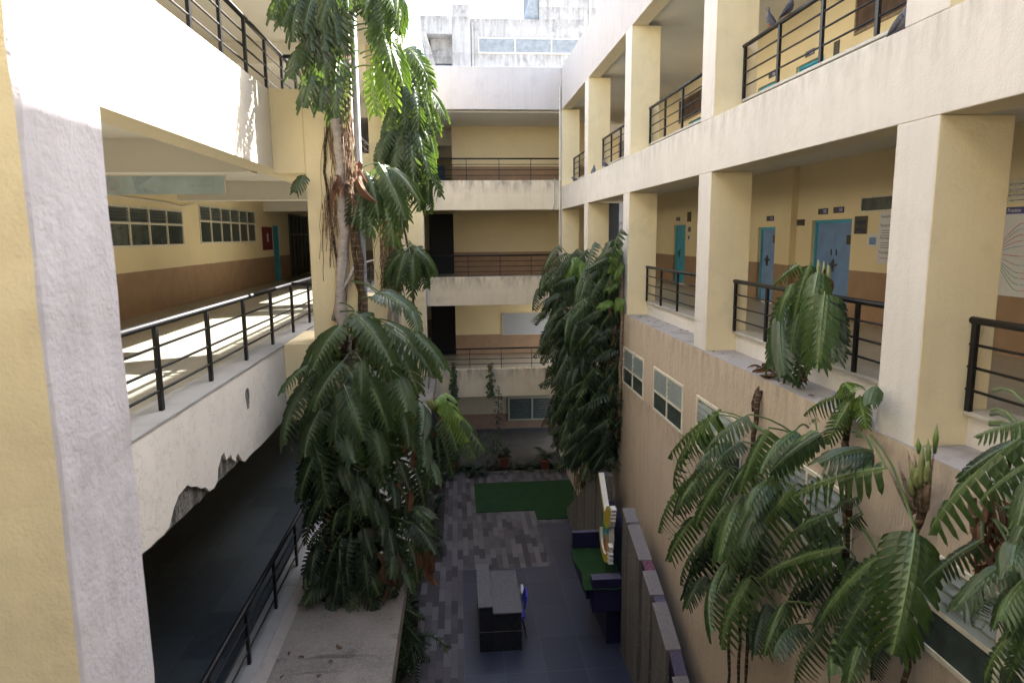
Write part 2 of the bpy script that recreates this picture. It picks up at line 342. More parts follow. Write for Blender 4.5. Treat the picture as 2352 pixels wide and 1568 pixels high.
# corridor back wall with doors
XB=7.35
def wallbox(mb,y0,y1): mb.box(XB,XB+.2,y0,y1,GZ,4.75)
mb=MB()
rdoors=[(12.4,13.85,-1.65,.25,'bluedoor',2,'105'),(15.5,16.4,-1.65,.14,'bluedoor',1,'101'),(21.8,23.0,-1.65,.29,'teal',1,'103'),
        (13.75,14.9,1.95,3.5,'teal',2,'202'),(15.65,16.8,1.95,3.45,'teal',2,'203'),(20.6,21.8,1.95,3.45,'teal',1,'204')]
ops=[]
for a,b,c,d,*_ in rdoors: ops.append((a,b,c,d))
L2=[o for o in ops if o[2]<0]; L3=[o for o in ops if o[2]>0]
wall_openings(mb,'X',XB,-4,30.2,-2.2,1.5,L2,.14); wall_openings(mb,'X',XB,-4,30.2,1.5,4.75,L3,.14)
build('corridor_wall',mb,M['inner'],rw)
build('pilaster',MB().box(XB-.14,XB+.01,14.5,14.9,-1.65,1.4),M['inner'],rw)
build('pilaster',MB().box(XB-.14,XB+.01,19.6,20.0,-1.65,1.4),M['inner'],rw)
for k,(a,b,c,d,mt,lv,num) in enumerate(rdoors):
    x=XB+.10
    fr=MB().box(x-.03,x+.03,a,a+.05,c,d).box(x-.03,x+.03,b-.05,b,c,d).box(x-.031,x+.03,a,b,d-.06,d)
    dr=build('door',fr,M['teal'],rw)
    n=lv; w=(b-a-.1)/n
    for i in range(n):
        build('door_leaf',MB().box(x,x+.035,a+.05+i*w+.004,a+.05+(i+1)*w-.004,c+.02,d-.06),M[mt],dr,bevel=.004)
    yc=(a+b)/2 if lv==2 else b-.35
    h=MB().box(x-.035,x,yc-.12,yc+.12,c+1.0,c+1.035).box(x-.03,x,yc-.02,yc+.02,c+.88,c+1.12).tube([(x-.05,yc-.05,c+.95),(x-.05,yc+.02,c+1.06)],.014,6)
    if lv==2: h.box(x-.02,x,yc-.1,yc-.085,c+1.2,c+1.32).box(x-.02,x,yc+.085,yc+.1,c+1.2,c+1.32)
    build('latch',h,M['metal'],dr)
    if c<0: build('name_plate',MB().box(x-.012,x-.001,a+.07,a+.30,c+1.42,c+1.6),M['plaque'],dr)
# vent windows high on the wall
def vent(y0,y1,z0,z1,name='vent_window'):
    f=MB(); x=XB-.03
    f.box(x,x+.03,y0,y1,z0,z0+.03).box(x,x+.03,y0,y1,z1-.03,z1).box(x,x+.03,y0,y0+.03,z0+.03,z1-.03).box(x,x+.03,y1-.03,y1,z0+.03,z1-.03)
    o=build(name,f,M['frame'],rw); build('pane',MB().box(x+.015,x+.02,y0+.03,y1-.03,z0+.03,z1-.03),M['glass'],o)
    return o
vent(10.9,12.12,.35,.63)
v=vent(7.0,8.75,.36,.68)
g=MB()
for i in range(4): g.prism([(XB-.05,7.03,.40+i*.07),(XB-.045,7.03,.40+i*.07),(XB-.02,7.03,.45+i*.07),(XB-.025,7.03,.45+i*.07)],(0,1.69,0))
build('louvre_panes',g,M['frame'],v)
def patch(y0,y1,z0,z1):
    f=MB().box(XB-.03,XB-.001,y0,y0+.05,z0,z1).box(XB-.03,XB-.001,y1-.05,y1,z0,z1).box(XB-.03,XB-.001,y0+.05,y1-.05,z0,z0+.05).box(XB-.03,XB-.001,y0+.05,y1-.05,z1-.05,z1)
    o=build('boarded_window',f,M['woodframe'],rw); build('board',MB().box(XB-.012,XB-.001,y0+.05,y1-.05,z0+.05,z1-.05),M['brownboard'],o)
patch(10.2,12.7,3.55,4.25)
a=hit(1560,285,'X',XB); b=hit(1600,235,'X',XB); patch(b[1]-.6,a[1],3.55,4.25)
# ---------------- far wing
fw=thing('far_wing',(1.4,28,GZ),'far wing closing the courtyard with three open balconies, cream walls and dark doorway','building')
for z in(K3,K2,K1):
    build('balcony_beam',MB().box(-1.19,XR-.001,YF,YF+.35,z-1.09,z),M['far'],fw,bevel=.01)
    build('floor_slab',MB().box(-2.3,7.35,YF+.35,36,z-.65,z-.1,0,(0,1,0,0,0,0)),[M['white'],M['floor']],fw)
build('roof_parapet',MB().box(-1.19,XR-.002,YF-.003,YF+.35,4.6,6.11),M['roofband'],fw,bevel=.01)
build('roof_slab',MB().box(-2.3,XR+.36,YF+.35,36,4.55,5.2),M['white'],fw)
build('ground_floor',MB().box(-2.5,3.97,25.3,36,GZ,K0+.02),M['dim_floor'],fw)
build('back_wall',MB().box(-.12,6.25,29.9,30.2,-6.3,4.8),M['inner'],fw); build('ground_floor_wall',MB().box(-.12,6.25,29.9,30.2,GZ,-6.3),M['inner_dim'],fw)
build('wall_panel_frame',MB().box(.55,4.1,29.86,29.901,K3-.1,4.08),M['inner'],fw)
build('wall_panel_frame',MB().box(.55,4.1,29.86,29.901,K2-.1,.55),M['inner'],fw)
build('passage_wall',MB().box(-.12,.1,30.2,36,GZ,4.8),M['inner'],fw)
build('end_wall',MB().box(-7.2,.0,35.8,36.1,GZ,4.8).box(6.0,8,34,34.2,GZ,4.8).box(6.0,6.25,30.2,34,GZ,4.8),M['inner'],fw)
build('passage_beam',MB().box(-2.3,-.12,31.0,31.3,3.9,4.6),M['white'],fw)
build('passage_beam',MB().box(-2.3,-.12,33.4,33.7,3.7,4.6),M['white'],fw)
d=build('door',MB().box(-1.9,-.5,35.7,35.8,1.95,3.5),M['bluedoor'],fw); build('door',MB().box(6.6,7.3,33.9,34.0,1.95,3.5),M['teal'],fw)
for z in(K2,K1,):  # dark sheets added across the passages in place of their shade
    build('passage_dark_sheet',MB().box(-1.19,-.12,30.6,30.65,z-.1,z+2.51),M['dark'],fw)
build('passage_dark_sheet',MB().box(-2.3,-.12,30.6,30.65,GZ,K1-1.09),M['dark'],fw)
build('passage_dark_sheet',MB().box(6.25,7.35,31,31.05,-1.65,1.4),M['dark'],fw)
build('skirting',MB().box(-.1,4,29.87,29.899,K0+.02,K0+.16),M['dark'],fw)
# ground floor grille window in the far wall
f=MB(); x0,x1,z0,z1=2.15,4.05,-8.22,-7.15
f.box(x0,x1,29.8,29.9,z0,z0+.07).box(x0,x1,29.8,29.9,z1-.07,z1).box(x0,x0+.07,29.8,29.9,z0+.07,z1-.07).box(3.2,3.27,29.8,29.9,z0+.07,z1-.07)
o=build('window',f,M['frame_dim'],fw)
g=MB()
for i in range(7):
    z=z0+.14+i*.12; g.box(x0+.07,x1,29.82,29.84,z,z+.055)
build('louvre_panes',g,M['glass'],o); build('dark_room_sheet',MB().box(x0+.05,x1,29.86,29.88,z0+.05,z1-.05),M['dark'],o)
# ---------------- left wing
XL=-2.57
lw=thing('left_wing',(-4.5,13,GZ),'left wing of the building with projecting cream pillars and a white beam in full sun','building')
pill=[(2.47,3.02),(10.2,10.75),(17.8,18.35),(25.55,26.28)]
for i,(a,b) in enumerate(pill):
    x1=-1.43 if i<3 else -1.19
    z0=-5.2
    f=(1,1,1,1,1,0)
    mb=MB()
    if i==0:   # subdivided, slightly uneven roughcast arris close to the camera
        mb=MB(); nz=90
        zs=np.linspace(-9,6.3,nz)
        for k in range(nz-1):
            mb.box(-2.12,x1,a,b,zs[k],zs[k+1],0,(1,1,1,1,1,0)) if False else None
        ring=[(-2.12,a),(x1-.012,a),(x1,a+.012),(x1,b-.012),(x1-.012,b),(-2.12,b)]
        vs=[]; jit=rng.normal(0,.0022,(nz,6,2))
        for k,z in enumerate(zs):
            for j,(x,y) in enumerate(ring): vs.append((x+jit[k,j,0],y+jit[k,j,1],z))
        fs=[];ms=[]
        for k in range(nz-1):
            for j in range(6):
                fs.append((k*6+j,k*6+(j+1)%6,(k+1)*6+(j+1)%6,(k+1)*6+j)); ms.append(0 if j in(1,2,3) else 1)
        mb.v=vs; mb.f=fs; mb.m=ms
        build('pillar',mb,[M['lav'],M['yellow_rough']],lw)
    else:
        mb.box(-2.12,x1,a,b,z0,4.6 if i<3 else 4.6,0,f); build('pillar',mb,[M['lav'],M['yellow_rough']],lw,bevel=.014)
    for k in(K3,K2):
        build('beam_stub',MB().box(XL+.001,-2.12,a+.0,b+.9,k-1.15,k+.003),M['yellow_rough'],lw,bevel=.01)
build('beam',MB().box(XL-.35,XL,-4,26.9,K3-1.09,K3,0,(1,0,0,0,0,0)),[M['beam_left'],M['yellow']],lw,bevel=.01)
build('roof_beam',MB().box(-2.57,-1.44,-4,YF+.3,4.6,6.11),M['beam_left'],lw,bevel=.01)
build('roof_slab',MB().box(-7.2,-2.57,-4,36,4.7,5.3),M['white'],lw)
# L2 beam: plaster skin with the spalled lower edge, concrete core behind it
S2=lambda x,y:((0+x/1.568)*.784,(1000+y/1.568)*.784)
jag_=[(640,985),(663,965),(690,945),(722,912),(752,888),(778,852),(800,762),(822,705),(862,658),(880,668),(905,664),(925,676),(945,668),(962,688),(985,672),(1000,640),(1003,580),(1018,525),(1030,508),(1040,545),(1062,520),(1094,513),(1085,530),(1068,540),(1085,552),(1112,545)]
pts=sorted([hit(*S2(*p),'X',XL) for p in jag_],key=lambda p:p[1]); pts=[(XL,p[1],max(p[2],K2-1.09)) for p in pts]
pts=[(XL,-4,K2-1.05)]+[(XL,y,z) for y,z in [(3.4,K2-1.08),(4.2,K2-1.02)]]+[p for p in pts if p[1]>4.3]
y=pts[-1][1]+.1
while y<26.5: pts.append((XL,y,K2-1.09+random.uniform(0,.03))); y+=random.uniform(.15,.5)
top=[(XL,p[1],K2) for p in pts]
mb=MB()
for i in range(len(pts)-1):
    mb.quad(pts[i],pts[i+1],top[i+1],top[i])
    a,b=pts[i],pts[i+1]; mb.quad(a,b,(XL-.035,b[1],b[2]+.01),(XL-.035,a[1],a[2]+.01))
build('spalled_beam_plaster',mb,M['beam_peel'],lw)
nb=60; mb=MB(); ys=np.linspace(-4,26.5,240)
bz=[float(np.interp(y,[4.4,5.3,5.6,5.9,6.5,7.5,8.1,9],[-2.60,-2.52,-2.545,-2.56,-2.575,-2.58,-2.60,-2.63]))+random.uniform(-.012,.012) for y in ys]
for i in range(len(ys)-1):
    a=(XL-.03+random.uniform(-.006,.006),ys[i],bz[i]); 
    mb.quad((XL-.03,ys[i],bz[i]),(XL-.03,ys[i+1],bz[i+1]),(XL-.03,ys[i+1],K2-.01),(XL-.03,ys[i],K2-.01))
    mb.quad((XL-.03,ys[i],bz[i]),(XL-.03,ys[i+1],bz[i+1]),(XL-.35,ys[i+1],K2-1.09),(XL-.35,ys[i],K2-1.09))
build('exposed_concrete',mb,M['concrete'],lw)
# a knocked-out patch with a rim in the beam face
c=hit(*S2(1137,262),'X',XL); mb=MB()
ring=[(c[1]+.075*math.cos(t)*(1+.25*math.sin(3*t)),c[2]+.16*math.sin(t)*(1+.2*math.cos(2*t))) for t in np.linspace(0,2*math.pi,14)[:-1]]
mb.poly([(XL+.002,a,b) for a,b in ring]); build('knocked_out_patch',mb,M['concrete'],lw)
build('floor_slab',MB().box(-6.9,XL-.38,-4,36,K2-.65,K2-.1,0,(0,1,0,0,0,0)),[M['white'],M['floor']],lw)
build('floor_slab',MB().box(-6.9,XL-.36,-4,36,K3-.65,K3-.1,0,(0,1,0,0,0,0)),[M['white'],M['floor']],lw)
build('floor_slab',MB().box(-6.9,-2.52,-4,36,K1-.5,K1-.1,0,(0,1,0,0,0,0)),[M['white'],M['slate']],lw)
build('kerb',MB().box(XL-.38,XL+.012,-4,10.2,K2-.022,K2+.004),M['kerb'],lw,bevel=.004)
build('kerb',MB().box(XL-.38,XL+.0,10.2,25.5,K2-.022,K2+.004),M['kerb'],lw,bevel=.004)
for i in range(24):
    y=-4+i*1.26; build('kerb_stone',MB().box(-2.82,-2.5,y,y+1.255,K1-.11,K1),M['kerb'],lw,bevel=.006)
build('canopy_slab',MB().box(-2.5,-.88,-4,26.2,K1-.35,K1-.06),M['slab'],lw,bevel=.015)
build('mortar_fillet',MB().prism([(-2.5,-4,K1-.06),(-2.36,-4,K1-.059),(-2.5,-4,K1-.015)],(0,14.2,0)),M['ledge'],lw)
lwin=[(8.6,18.2,-.18,.70),(19.35,24.55,-.15,.90)]
mb=MB(); wall_openings(mb,'X',-6.9,-4,35,K2-.7,1.5,[lwin[0],lwin[1],(26.8,27.7,-1.65,.45)],-.12)
mb.quad((-6.9,-4,1.5),(-6.9,35,1.5),(-6.9,35,4.8),(-6.9,-4,4.8)); mb.quad((-6.9,-4,K1-.5),(-6.9,35,K1-.5),(-6.9,35,K2-.7),(-6.9,-4,K2-.7))
build('corridor_wall',mb,M['inner'],lw)
for (a,b,z0,z1),n in zip(lwin,(10,6)):
    x=-6.93; w=.045; zm=z0+(z1-z0)*.58
    f=MB().box(x,x+.05,a,b,z0,z0+w).box(x,x+.05,a,b,z1-w,z1).box(x,x+.05,a,b,zm-w/2,zm+w/2)
    for i in range(n+1):
        y=a+(b-a-w)*i/n; f.box(x-.001,x+.052,y,y+w,z0,z1)
    o=build('window',f,M['frame'],lw)
    for i in range(n):
        y=a+(b-a-w)*i/n+w; y2=a+(b-a-w)*(i+1)/n
        build('glass_pane',MB().box(x+.015,x+.02,y,y2,z0+w,zm),M['glass'],o)
        g=MB(); h=(z1-zm-w)/5
        for q in range(5): z=zm+w/2+h*q; g.prism([(x+.06,y,z),(x+.055,y,z),(x-.0,y,z+h*.95),(x+.005,y,z+h*.95)],(0,y2-y,0))
        build('louvre_panes',g,M['louvre'],o)
    build('dark_room_sheet',MB().box(x-.1,x-.09,a,b,z0,z1),M['dark'],o)
dr=build('door',MB().box(-6.98,-6.92,26.8,26.86,-1.65,.45).box(-6.98,-6.92,27.64,27.7,-1.65,.45).box(-6.98,-6.921,26.86,27.64,.39,.45),M['teal'],lw)
build('door_leaf',MB().box(-7,-6.96,26.86,27.64,-1.65,.39),M['teal'],dr)
f=MB()
for i in range(6): f.box(-6.9,-6.85,29.3+i*.7,29.35+i*.7,-1.6,.95)
f.box(-6.9,-6.86,29.3,33,.92,.97).box(-6.9,-6.86,29.3,33,.1,.15)
o=build('grille_door',f,M['metal'],lw); build('dark_room_sheet',MB().box(-6.899,-6.895,29.3,32.9,-1.6,.93),M['dark'],o)
for y in(2.6,10.35,18.0,25.7):
    build('cross_beam',MB().box(-6.9,XL-.35,y,y+.35,.93,1.42),M['white'],lw,bevel=.01)
    build('cross_beam',MB().box(-6.9,XL-.0,y,y+.35,4.2,4.72),M['white'],lw,bevel=.01)
for (a,b),(z) in zip([(10.75,17.8),(18.35,25.55)],(0,0)): pass
build('lower_wall',MB().box(-2.6,-2.5,-4,26,GZ,K1-.35),M['inner'],lw)
build('conduit',MB().tube([(-6.86,12,.88),(-6.86,17,.84),(-6.86,18.2,.78),(-6.86,19,.9)],.015,6),M['white'],lw)
# near wing behind the camera (keeps the court closed for the light)
nw=thing('near_wing',(1,-2,GZ),'near wing of the building behind the viewer, cream beams over open corridors','building')
for z in(6.11,K3,K2-.35,K1): build('balcony_beam',MB().box(-2.57,XR,-3.0,-2.7,z-1.09,z),M['court'],nw); build('floor_slab',MB().box(-7,8,-6,-3,z-.6,z-.1),M['floor'],nw)
build('back_wall',MB().box(-7,8,-6.2,-6,GZ,6),M['inner'],nw)
# ---------------- railings
def railing(name,label,path,posts,h=.80,group='black metal railings along the corridors',extra=None,nb=3,zb=None):
    """path: list of 2 points (base line); posts: list of points"""
    a=np.array(path[0],float); b=np.array(path[-1],float); up=np.array([0,0,1.])
    t=thing('railing',tuple(a),label,'railing',group)
    m=MB().tube([a+up*h,b+up*h],.032,10)
    if extra is not None: m.tube([np.array(extra[0])+up*h,np.array(extra[1])+up*h],.032,10)
    build('top_rail',m,M['black'],t,smooth=True)
    for k in range(nb):
        z=h*(k+1)/(nb+1)-.01; build('rail_bar',MB().tube([a+up*z,b+up*z],.013,6),M['black'],t,smooth=True)
    d=(b-a)/np.linalg.norm(b-a)
    for p in posts:
        p=np.array(p,float); s=abs(d[0])>.5
        wx,wy=(.012,.022) if not s else (.014,.012)
        wx,wy=(.014,.028) if not s else (.008,.010)
        build('post',MB().box(p[0]-wx*1.3,p[0]+wx*1.3,p[1]-wy,p[1]+wy,p[2],p[2]+h-.015),M['black'],t)
    return t
names={4:'farthest',3:'fourth',2:'middle',1:'second',0:'nearest'}
for lev,z in((2,-1.56),(3,2.04)):
    for k in range(5):
        yb=colY[k+1]; ya=colY[k]+.56
        if lev==3 and k==0: continue
        n=5 if k>0 else 5; posts=[(4.45,yb-.05-1.13*i,z) for i in range(4) if yb-.05-1.13*i>ya]
        lab={(2,4):'short black railing on the right middle floor, at the far corner above the hanging vines',(2,3):'black railing on the right middle floor, half hidden behind the tall hanging vines',
             (2,2):'black railing in front of the single teal door on the right middle floor',(2,1):'black railing with a big leafy plant leaning over it, before the blue double door',
             (2,0):'black railing at the right edge beside the mind-map poster',(3,4):'short black railing on the upper right floor next to the far wing',
             (3,3):'black railing on the upper right floor with a teal door close behind it',(3,2):'black railing on the upper right floor in front of a dark brown window patch',
             (3,1):'black railing on the upper right floor with pigeons sitting on it'}[(lev,k)]
        railing('railing',lab,[(4.45,yb,z),(4.45,ya,z)],posts,h=.80 if lev==2 else .78)
railing('railing','long black railing on the left middle floor beside the sunlit corridor floor',[(-2.72,2.9,K2),(-2.72,25.4,K2)],[(-2.72,6.34+1.285*i-2.57,K2) for i in range(17)],extra=((-2.72,11.45,K2),(-2.1,11.45,K2)))
railing('railing','black railing on top of the sunlit white beam at upper left',[(-2.64,2.9,K3),(-2.64,25.4,K3)],[(-2.64,7.55+.95*i-2.85,K3) for i in range(22)],h=.72,extra=((-2.64,11.4,K3),(-2.1,11.4,K3)))
railing('railing','black railing on pale kerb stones beside the dark slate floor at lower left',[(-2.64,2.9,K1),(-2.64,25.4,K1)],[(-2.64,6.67-1.27*2+1.27*i,K1) for i in range(17)],h=.73)
for z,l in((K3,'top'),(K2,'middle'),(K1,'lowest')):
    railing('railing','thin black railing across the %s balcony of the far wing'%l,[(-1.19,26.4,z),(3.98,26.4,z)],[(-1.1,26.4,z),(.42,26.4,z),(1.65,26.4,z),(2.85,26.4,z)],h=.80)
# ---------------- downpipes
def pipe(label,pts,r,mat='pvc'):
    o=build('drain_pipe',MB().tube([np.array(p)-np.array(pts[-1]) for p in pts],r,12),M[mat],origin=None,smooth=True); o.location=tuple(pts[-1])
    return setp(o,label,'pipe')
pipe('grey plastic drain pipe beside the vine stems on the nearer left pillar',[(-1.36,10.12,6),(-1.36,10.12,.9),(-1.36,10.14,-5.2)],.05)
pipe('grey drain pipe on the second left pillar behind dangling roots',[(-1.58,17.74,6),(-1.58,17.74,-5.2)],.06)
pipe('thin pale pipe in the corner where the far wing meets the right wing',[(3.93,26.23,5.4),(3.93,26.23,-6)],.025,'frame')
pipe('narrow cable conduit down the corner of the far wing',[(3.72,26.22,2.1),(3.74,26.21,1.2),(3.66,26.22,.9)],.018,'pvc')
# ---------------- old building behind
ob=thing('old_building',(3,38,GZ),'old mildewed grey building rising behind the far wing','building')
build('wall',MB().box(.9,12,36,44,GZ,10.63),M['old'],ob)
build('stair_tower',MB().box(0,.9,35.8,44,GZ,11.2),M['old'],ob)
build('side_block',MB().box(-1.1,0,36.6,44,GZ,9.8),M['old'],ob)
build('overhang',MB().box(-1.55,-.001,35.7,44,9.8,10.64).prism([(-1.55,35.7,9.8),(-1.1,36.6,8.3),(-1.1,44,8.3),(-1.55,44,9.8)],(.3,0,0)),M['old'],ob)
build('upper_block',MB().box(4.35,14,36.002,44,10.0,16),M['old'],ob)
build('sheet_roof',MB().prism([(3.6,36.2,10.6),(4.34,36.2,10.6),(4.34,36.2,13.0),(4.1,36.2,12.4)],(0,3,0)),M['corrugated'],ob)
f=MB().box(-.95,-.05,36.55,36.6,8.0,8.05).box(-.95,-.9,36.55,36.6,8.05,8.6).box(-.95,-.05,36.55,36.6,8.55,8.6)
o=build('window',f,M['dark'],ob); build('pane',MB().box(-.9,-.05,36.58,36.59,8.05,8.55),M['corrugated'],o)
f=MB().box(1.27,7,35.93,36,9.68,9.74).box(1.27,7,35.93,36,8.98,9.03)
for i in range(4): f.box(1.27+i*1.83,1.32+i*1.83,35.93,36,9.03,9.68)
o=build('window_band',f,M['frame'],ob)
g=MB()
for i in range(9): g.box(1.3,7,35.95,35.97,9.04+i*.072,9.10+i*.072)
build('louvre_panes',g,M['corrugated'],o)
build('pipe',MB().tube([(1.0,35.9,8),(1.0,35.9,10.4)],.07,8),M['old'],ob)
build('pipe',MB().tube([(6.9,35.95,10.0),(6.9,35.95,13)],.05,8),M['frame'],ob)
# ---------------- ground
o=build('ground',MB().quad((-300,-300,GZ-.03),(300,-300,GZ-.03),(300,300,GZ-.03),(-300,300,GZ-.03)),M['soil'],tag=dict(kind='structure'))
mb=MB().poly([(-1.09,-4,GZ),(4.0,-4,GZ),(4.0,24.9,GZ),(-.58,24.9,GZ),(-.58,17.9,GZ),(-1.09,17.9,GZ)]); mb.prism([(-1.09,-4,GZ-.05),(-1.09,-4,GZ),(-1.05,-4,GZ-.004),(-1.05,-4,GZ-.05)],(0,21.9,0)); build('paving',mb,M['paving'],tag=dict(kind='structure'))
build('granite_floor',MB().poly([(-.03,-4,GZ+.004),(3.98,-4,GZ+.004),(3.98,20.2,GZ+.004),(2.35,20.2,GZ+.004),(2.35,17.37,GZ+.004),(-.03,17.37,GZ+.004)]),M['blackgranite'],tag=dict(kind='structure'))
build('turf',MB().prism([(.45,23.85,GZ+.004),(3.97,23.85,GZ+.004),(3.97,20.45,GZ+.004),(2.36,20.45,GZ+.004),(2.36,21.2,GZ+.004),(.45,21.2,GZ+.004)],(0,0,.02)),M['turf'],tag=dict(kind='structure'))
build('bed_edge',MB().box(-.7,3.9,24.9,25.0,GZ,GZ+.05),M['concrete'],tag=dict(kind='structure'))
# ---------------- stone mural wall with bench
gw=thing('stone_screen_wall',(3.5,13,GZ),'freestanding grey stone screen wall with purple grooves and sloping granite coping','wall')
def topz(y):
    if y<13.42: return float(np.interp(y,[7.5,9.87,10.26,11.2,12.05,13.02,13.42],[-8.25,-7.17,-6.88,-6.46,-6.15,-5.83,-5.69]))
    return float(np.interp(y,[15.4,16.16,18.43,20.7],[-5.66,-5.8,-7.26,-8.66]))
def fin(a,b,name,mats,x0=3.35,x1=3.6,dz=0,cap=None):
    za,zb_=topz(a)+dz,topz(b)+dz
    mb=MB().prism([(x0,a,GZ),(x0,b,GZ),(x0,b,zb_-.03),(x0,a,za-.03)],(x1-x0,0,0)); p=build(name,mb,mats[0],gw,bevel=.004)
    build('coping',MB().prism([(x0-.006,a-.001,za-.03),(x0-.006,b+.001,zb_-.03),(x0-.006,b+.001,zb_),(x0-.006,a-.001,za)],(x1-x0+.012,0,0)),mats[1],p)
for a,b in((13.06,13.42),(12.07,12.99),(11.29,11.82),(10.3,11.14),(9.2,9.95),(8.3,9.08)): fin(a,b,'stone_panel',(M['granite_panel'],M['granite_cap']))
for a,b,c in((12.99,13.06,'purple_top'),(11.82,12.07,'red_stain'),(11.14,11.29,'purple_top'),(9.95,10.3,'purple_top'),(9.08,9.2,'purple_top')): fin(a,b,'purple_groove',(M['purple'],M[c]),3.41,3.598,-.02)
y=15.42
for w,g in((.75,.10),(.5,.06),(.85,.14),(.35,.08),(.6,.12),(.45,.06),(.6,.1),(.5,.0)):
    if y+w>20.7: w=20.7-y
    fin(y,y+w,'stone_panel',(M['granite_panel'],M['granite_cap']))
    if g and y+w+g<20.6: fin(y+w,y+w+g,'purple_groove',(M['purple'],M['purple_top']),3.41,3.598,-.02)
    y+=w+g
    if y>20.6: break
build('purple_back_panel',MB().box(3.5,3.6,13.42,15.42,GZ,-6.3),M['purple'],gw)
bn=thing('turf_bench',(3.0,14.4,GZ),'wall bench with a green turf seat between two dark purple arm blocks','bench')
build('seat_slab',MB().box(2.62,3.5,13.58,15.3,-7.75,-7.46),M['purple'],bn,bevel=.01)
ts=MB(); nx,ny=10,20
for i in range(nx):
    for j in range(ny): pass
gx=np.linspace(2.58,3.47,nx); gy=np.linspace(13.36,15.52,ny)
hz=lambda x,y:-7.43+.012*math.sin(x*9+y*3)+.01*math.sin(y*7)+.03*math.exp(-((x-3.0)/.05)**2)
vs=[(x+(.04*math.sin(y*5) if i==0 else 0),y,hz(x,y)) for i,x in enumerate(gx) for y in gy]
ts.add(vs,[(i*ny+j,(i+1)*ny+j,(i+1)*ny+j+1,i*ny+j+1) for i in range(nx-1) for j in range(ny-1)])
e=len(ts.v); 
for j in range(ny-1):
    a,b=vs[j],vs[j+1]; ts.quad(a,b,(b[0]+.01,b[1],b[2]-.06),(a[0]+.01,a[1],a[2]-.06))
build('turf_mat',ts,M['turf'],bn,smooth=True)
build('arm_block',MB().box(2.72,3.36,13.40,13.66,-7.97,-7.22,0,(0,1,0,0,0,0)),[M['purple'],M['purple_top']],bn,bevel=.008)
build('arm_block',MB().box(2.62,3.5,15.3,15.44,-7.75,-7.02,0,(0,1,0,0,0,0)),[M['purple'],M['purple_top']],bn,bevel=.008)
build('support_wall',MB().box(3.1,3.5,13.7,15.3,GZ,-7.75),M['purple'],bn)
# painted cut-out sign
sg=thing('cutout_sign',(3.2,14.1,-6.9),'painted cut-out board with white edges, a wing over a coloured oval','sign')
def cut(name,pts,x,th,mf,me):   # pts (y,z)
    mb=MB().prism([(x,p[0],p[1]) for p in pts],(th,0,0),0,1); return build(name,mb,[mf,me],sg)
cy,cz=14.15,-6.5
arc=lambda cy,cz,ry,rz,t0,t1,n=16:[(cy+ry*math.cos(t),cz+rz*math.sin(t)) for t in np.linspace(R(t0),R(t1),n)]
cut('crescent',arc(14.15,-6.62,.52,.55,-180,0)+arc(14.15,-6.58,.40,.40,0,-180),3.12,.09,M['yellowp'],M['whitep'])
cut('oval_edge',arc(14.12,-6.50,.36,.50,0,350,26),3.16,.10,M['whitep'],M['whitep'])
for t0,t1,mt in((0,100,'greenp'),(100,170,'bluep'),(170,240,'tanp'),(240,310,'orangep'),(310,360,'bluep')):
    cut('painted_field',arc(14.12,-6.50,.31,.44,t0,t1,8)+[(14.12,-6.5)],3.145,.012,M[mt],M[mt])
cut('wing_left',[(14.15,-6.1),(14.75,-5.35),(14.68,-5.32),(14.28,-5.72),(13.98,-6.0)],3.10,.12,M['yellowp'],M['whitep'])
cut('hand_shape',[(14.12,-6.12),(13.85,-5.78),(13.55,-5.65),(13.42,-5.72),(13.46,-5.9),(13.55,-6.12),(13.8,-6.28),(14.05,-6.26)],3.10,.12,M['yellowp'],M['whitep'])
for i in range(4):
    cut('finger',arc(13.46+.02*i,-5.68-.09*i,.09,.035,-180,170,10),3.11,.10,M['whitep'],M['whitep'])
for i in range(3):
    cut('finger',arc(13.68,-6.78-.1*i,.09,.035,-180,170,10),3.11,.10,M['whitep'],M['whitep'])
# desk
dk=thing('reception_desk',(.8,14.6,GZ),'black granite reception desk with a raised strip on its left side','desk')
build('counter_block',MB().box(.32,.60,13.64,15.52,GZ,-7.86),M['granite_desk'],dk,bevel=.004)
build('desk_block',MB().box(.605,1.23,13.64,15.48,GZ,-8.02),M['granite_desk'],dk,bevel=.004)
build('counter_top',MB().box(.30,.61,13.61,15.55,-7.86,-7.83),M['desk_top'],dk,bevel=.004)
build('desk_top',MB().box(.6105,1.25,13.61,15.5,-8.02,-7.99),M['desk_top'],dk,bevel=.004)
build('joint_strip',MB().box(.315,1.235,13.634,13.642,-8.437,-8.431),M['granite_cap'],dk)
ch=thing('office_chair',(1.5,14.3,GZ),'blue office chair with a pale backrest tucked behind the granite desk','chair')
build('seat',MB().prism([(1.14+.21*math.cos(t),14.2+.23*math.sin(t),-8.42) for t in np.linspace(0,2*math.pi,17)[:-1]],(0,0,.07)),M['blueplastic'],ch,bevel=.02)
bk=MB()
for i in range(8):
    y0=13.98+.055*i; y1=y0+.055; f=lambda y:1.33-.5*(y-14.2)**2
    bk.prism([(f(y0),y0,-8.15),(f(y1),y1,-8.15),(f(y1)+.05,y1,-7.85),(f(y0)+.05,y0,-7.85)],(.035,0,0))
build('backrest',bk,M['blueplastic'],ch)
build('head_pad',MB().prism([(1.30+.02*math.cos(t),14.75+.16*math.sin(t),-8.1+.1*math.cos(t)) for t in np.linspace(0,2*math.pi,13)[:-1]],(.05,0,0)),M['greyplastic'],ch)
for sx,sy in((1.12,14.02),(1.12,14.4),(1.36,14.02),(1.36,14.4)): build('leg',MB().tube([(1.15+(sx-1.15)*.6,14.2+(sy-14.2)*.6,-8.42),(sx+.02,sy,GZ)],.012,6),M['black'],ch)
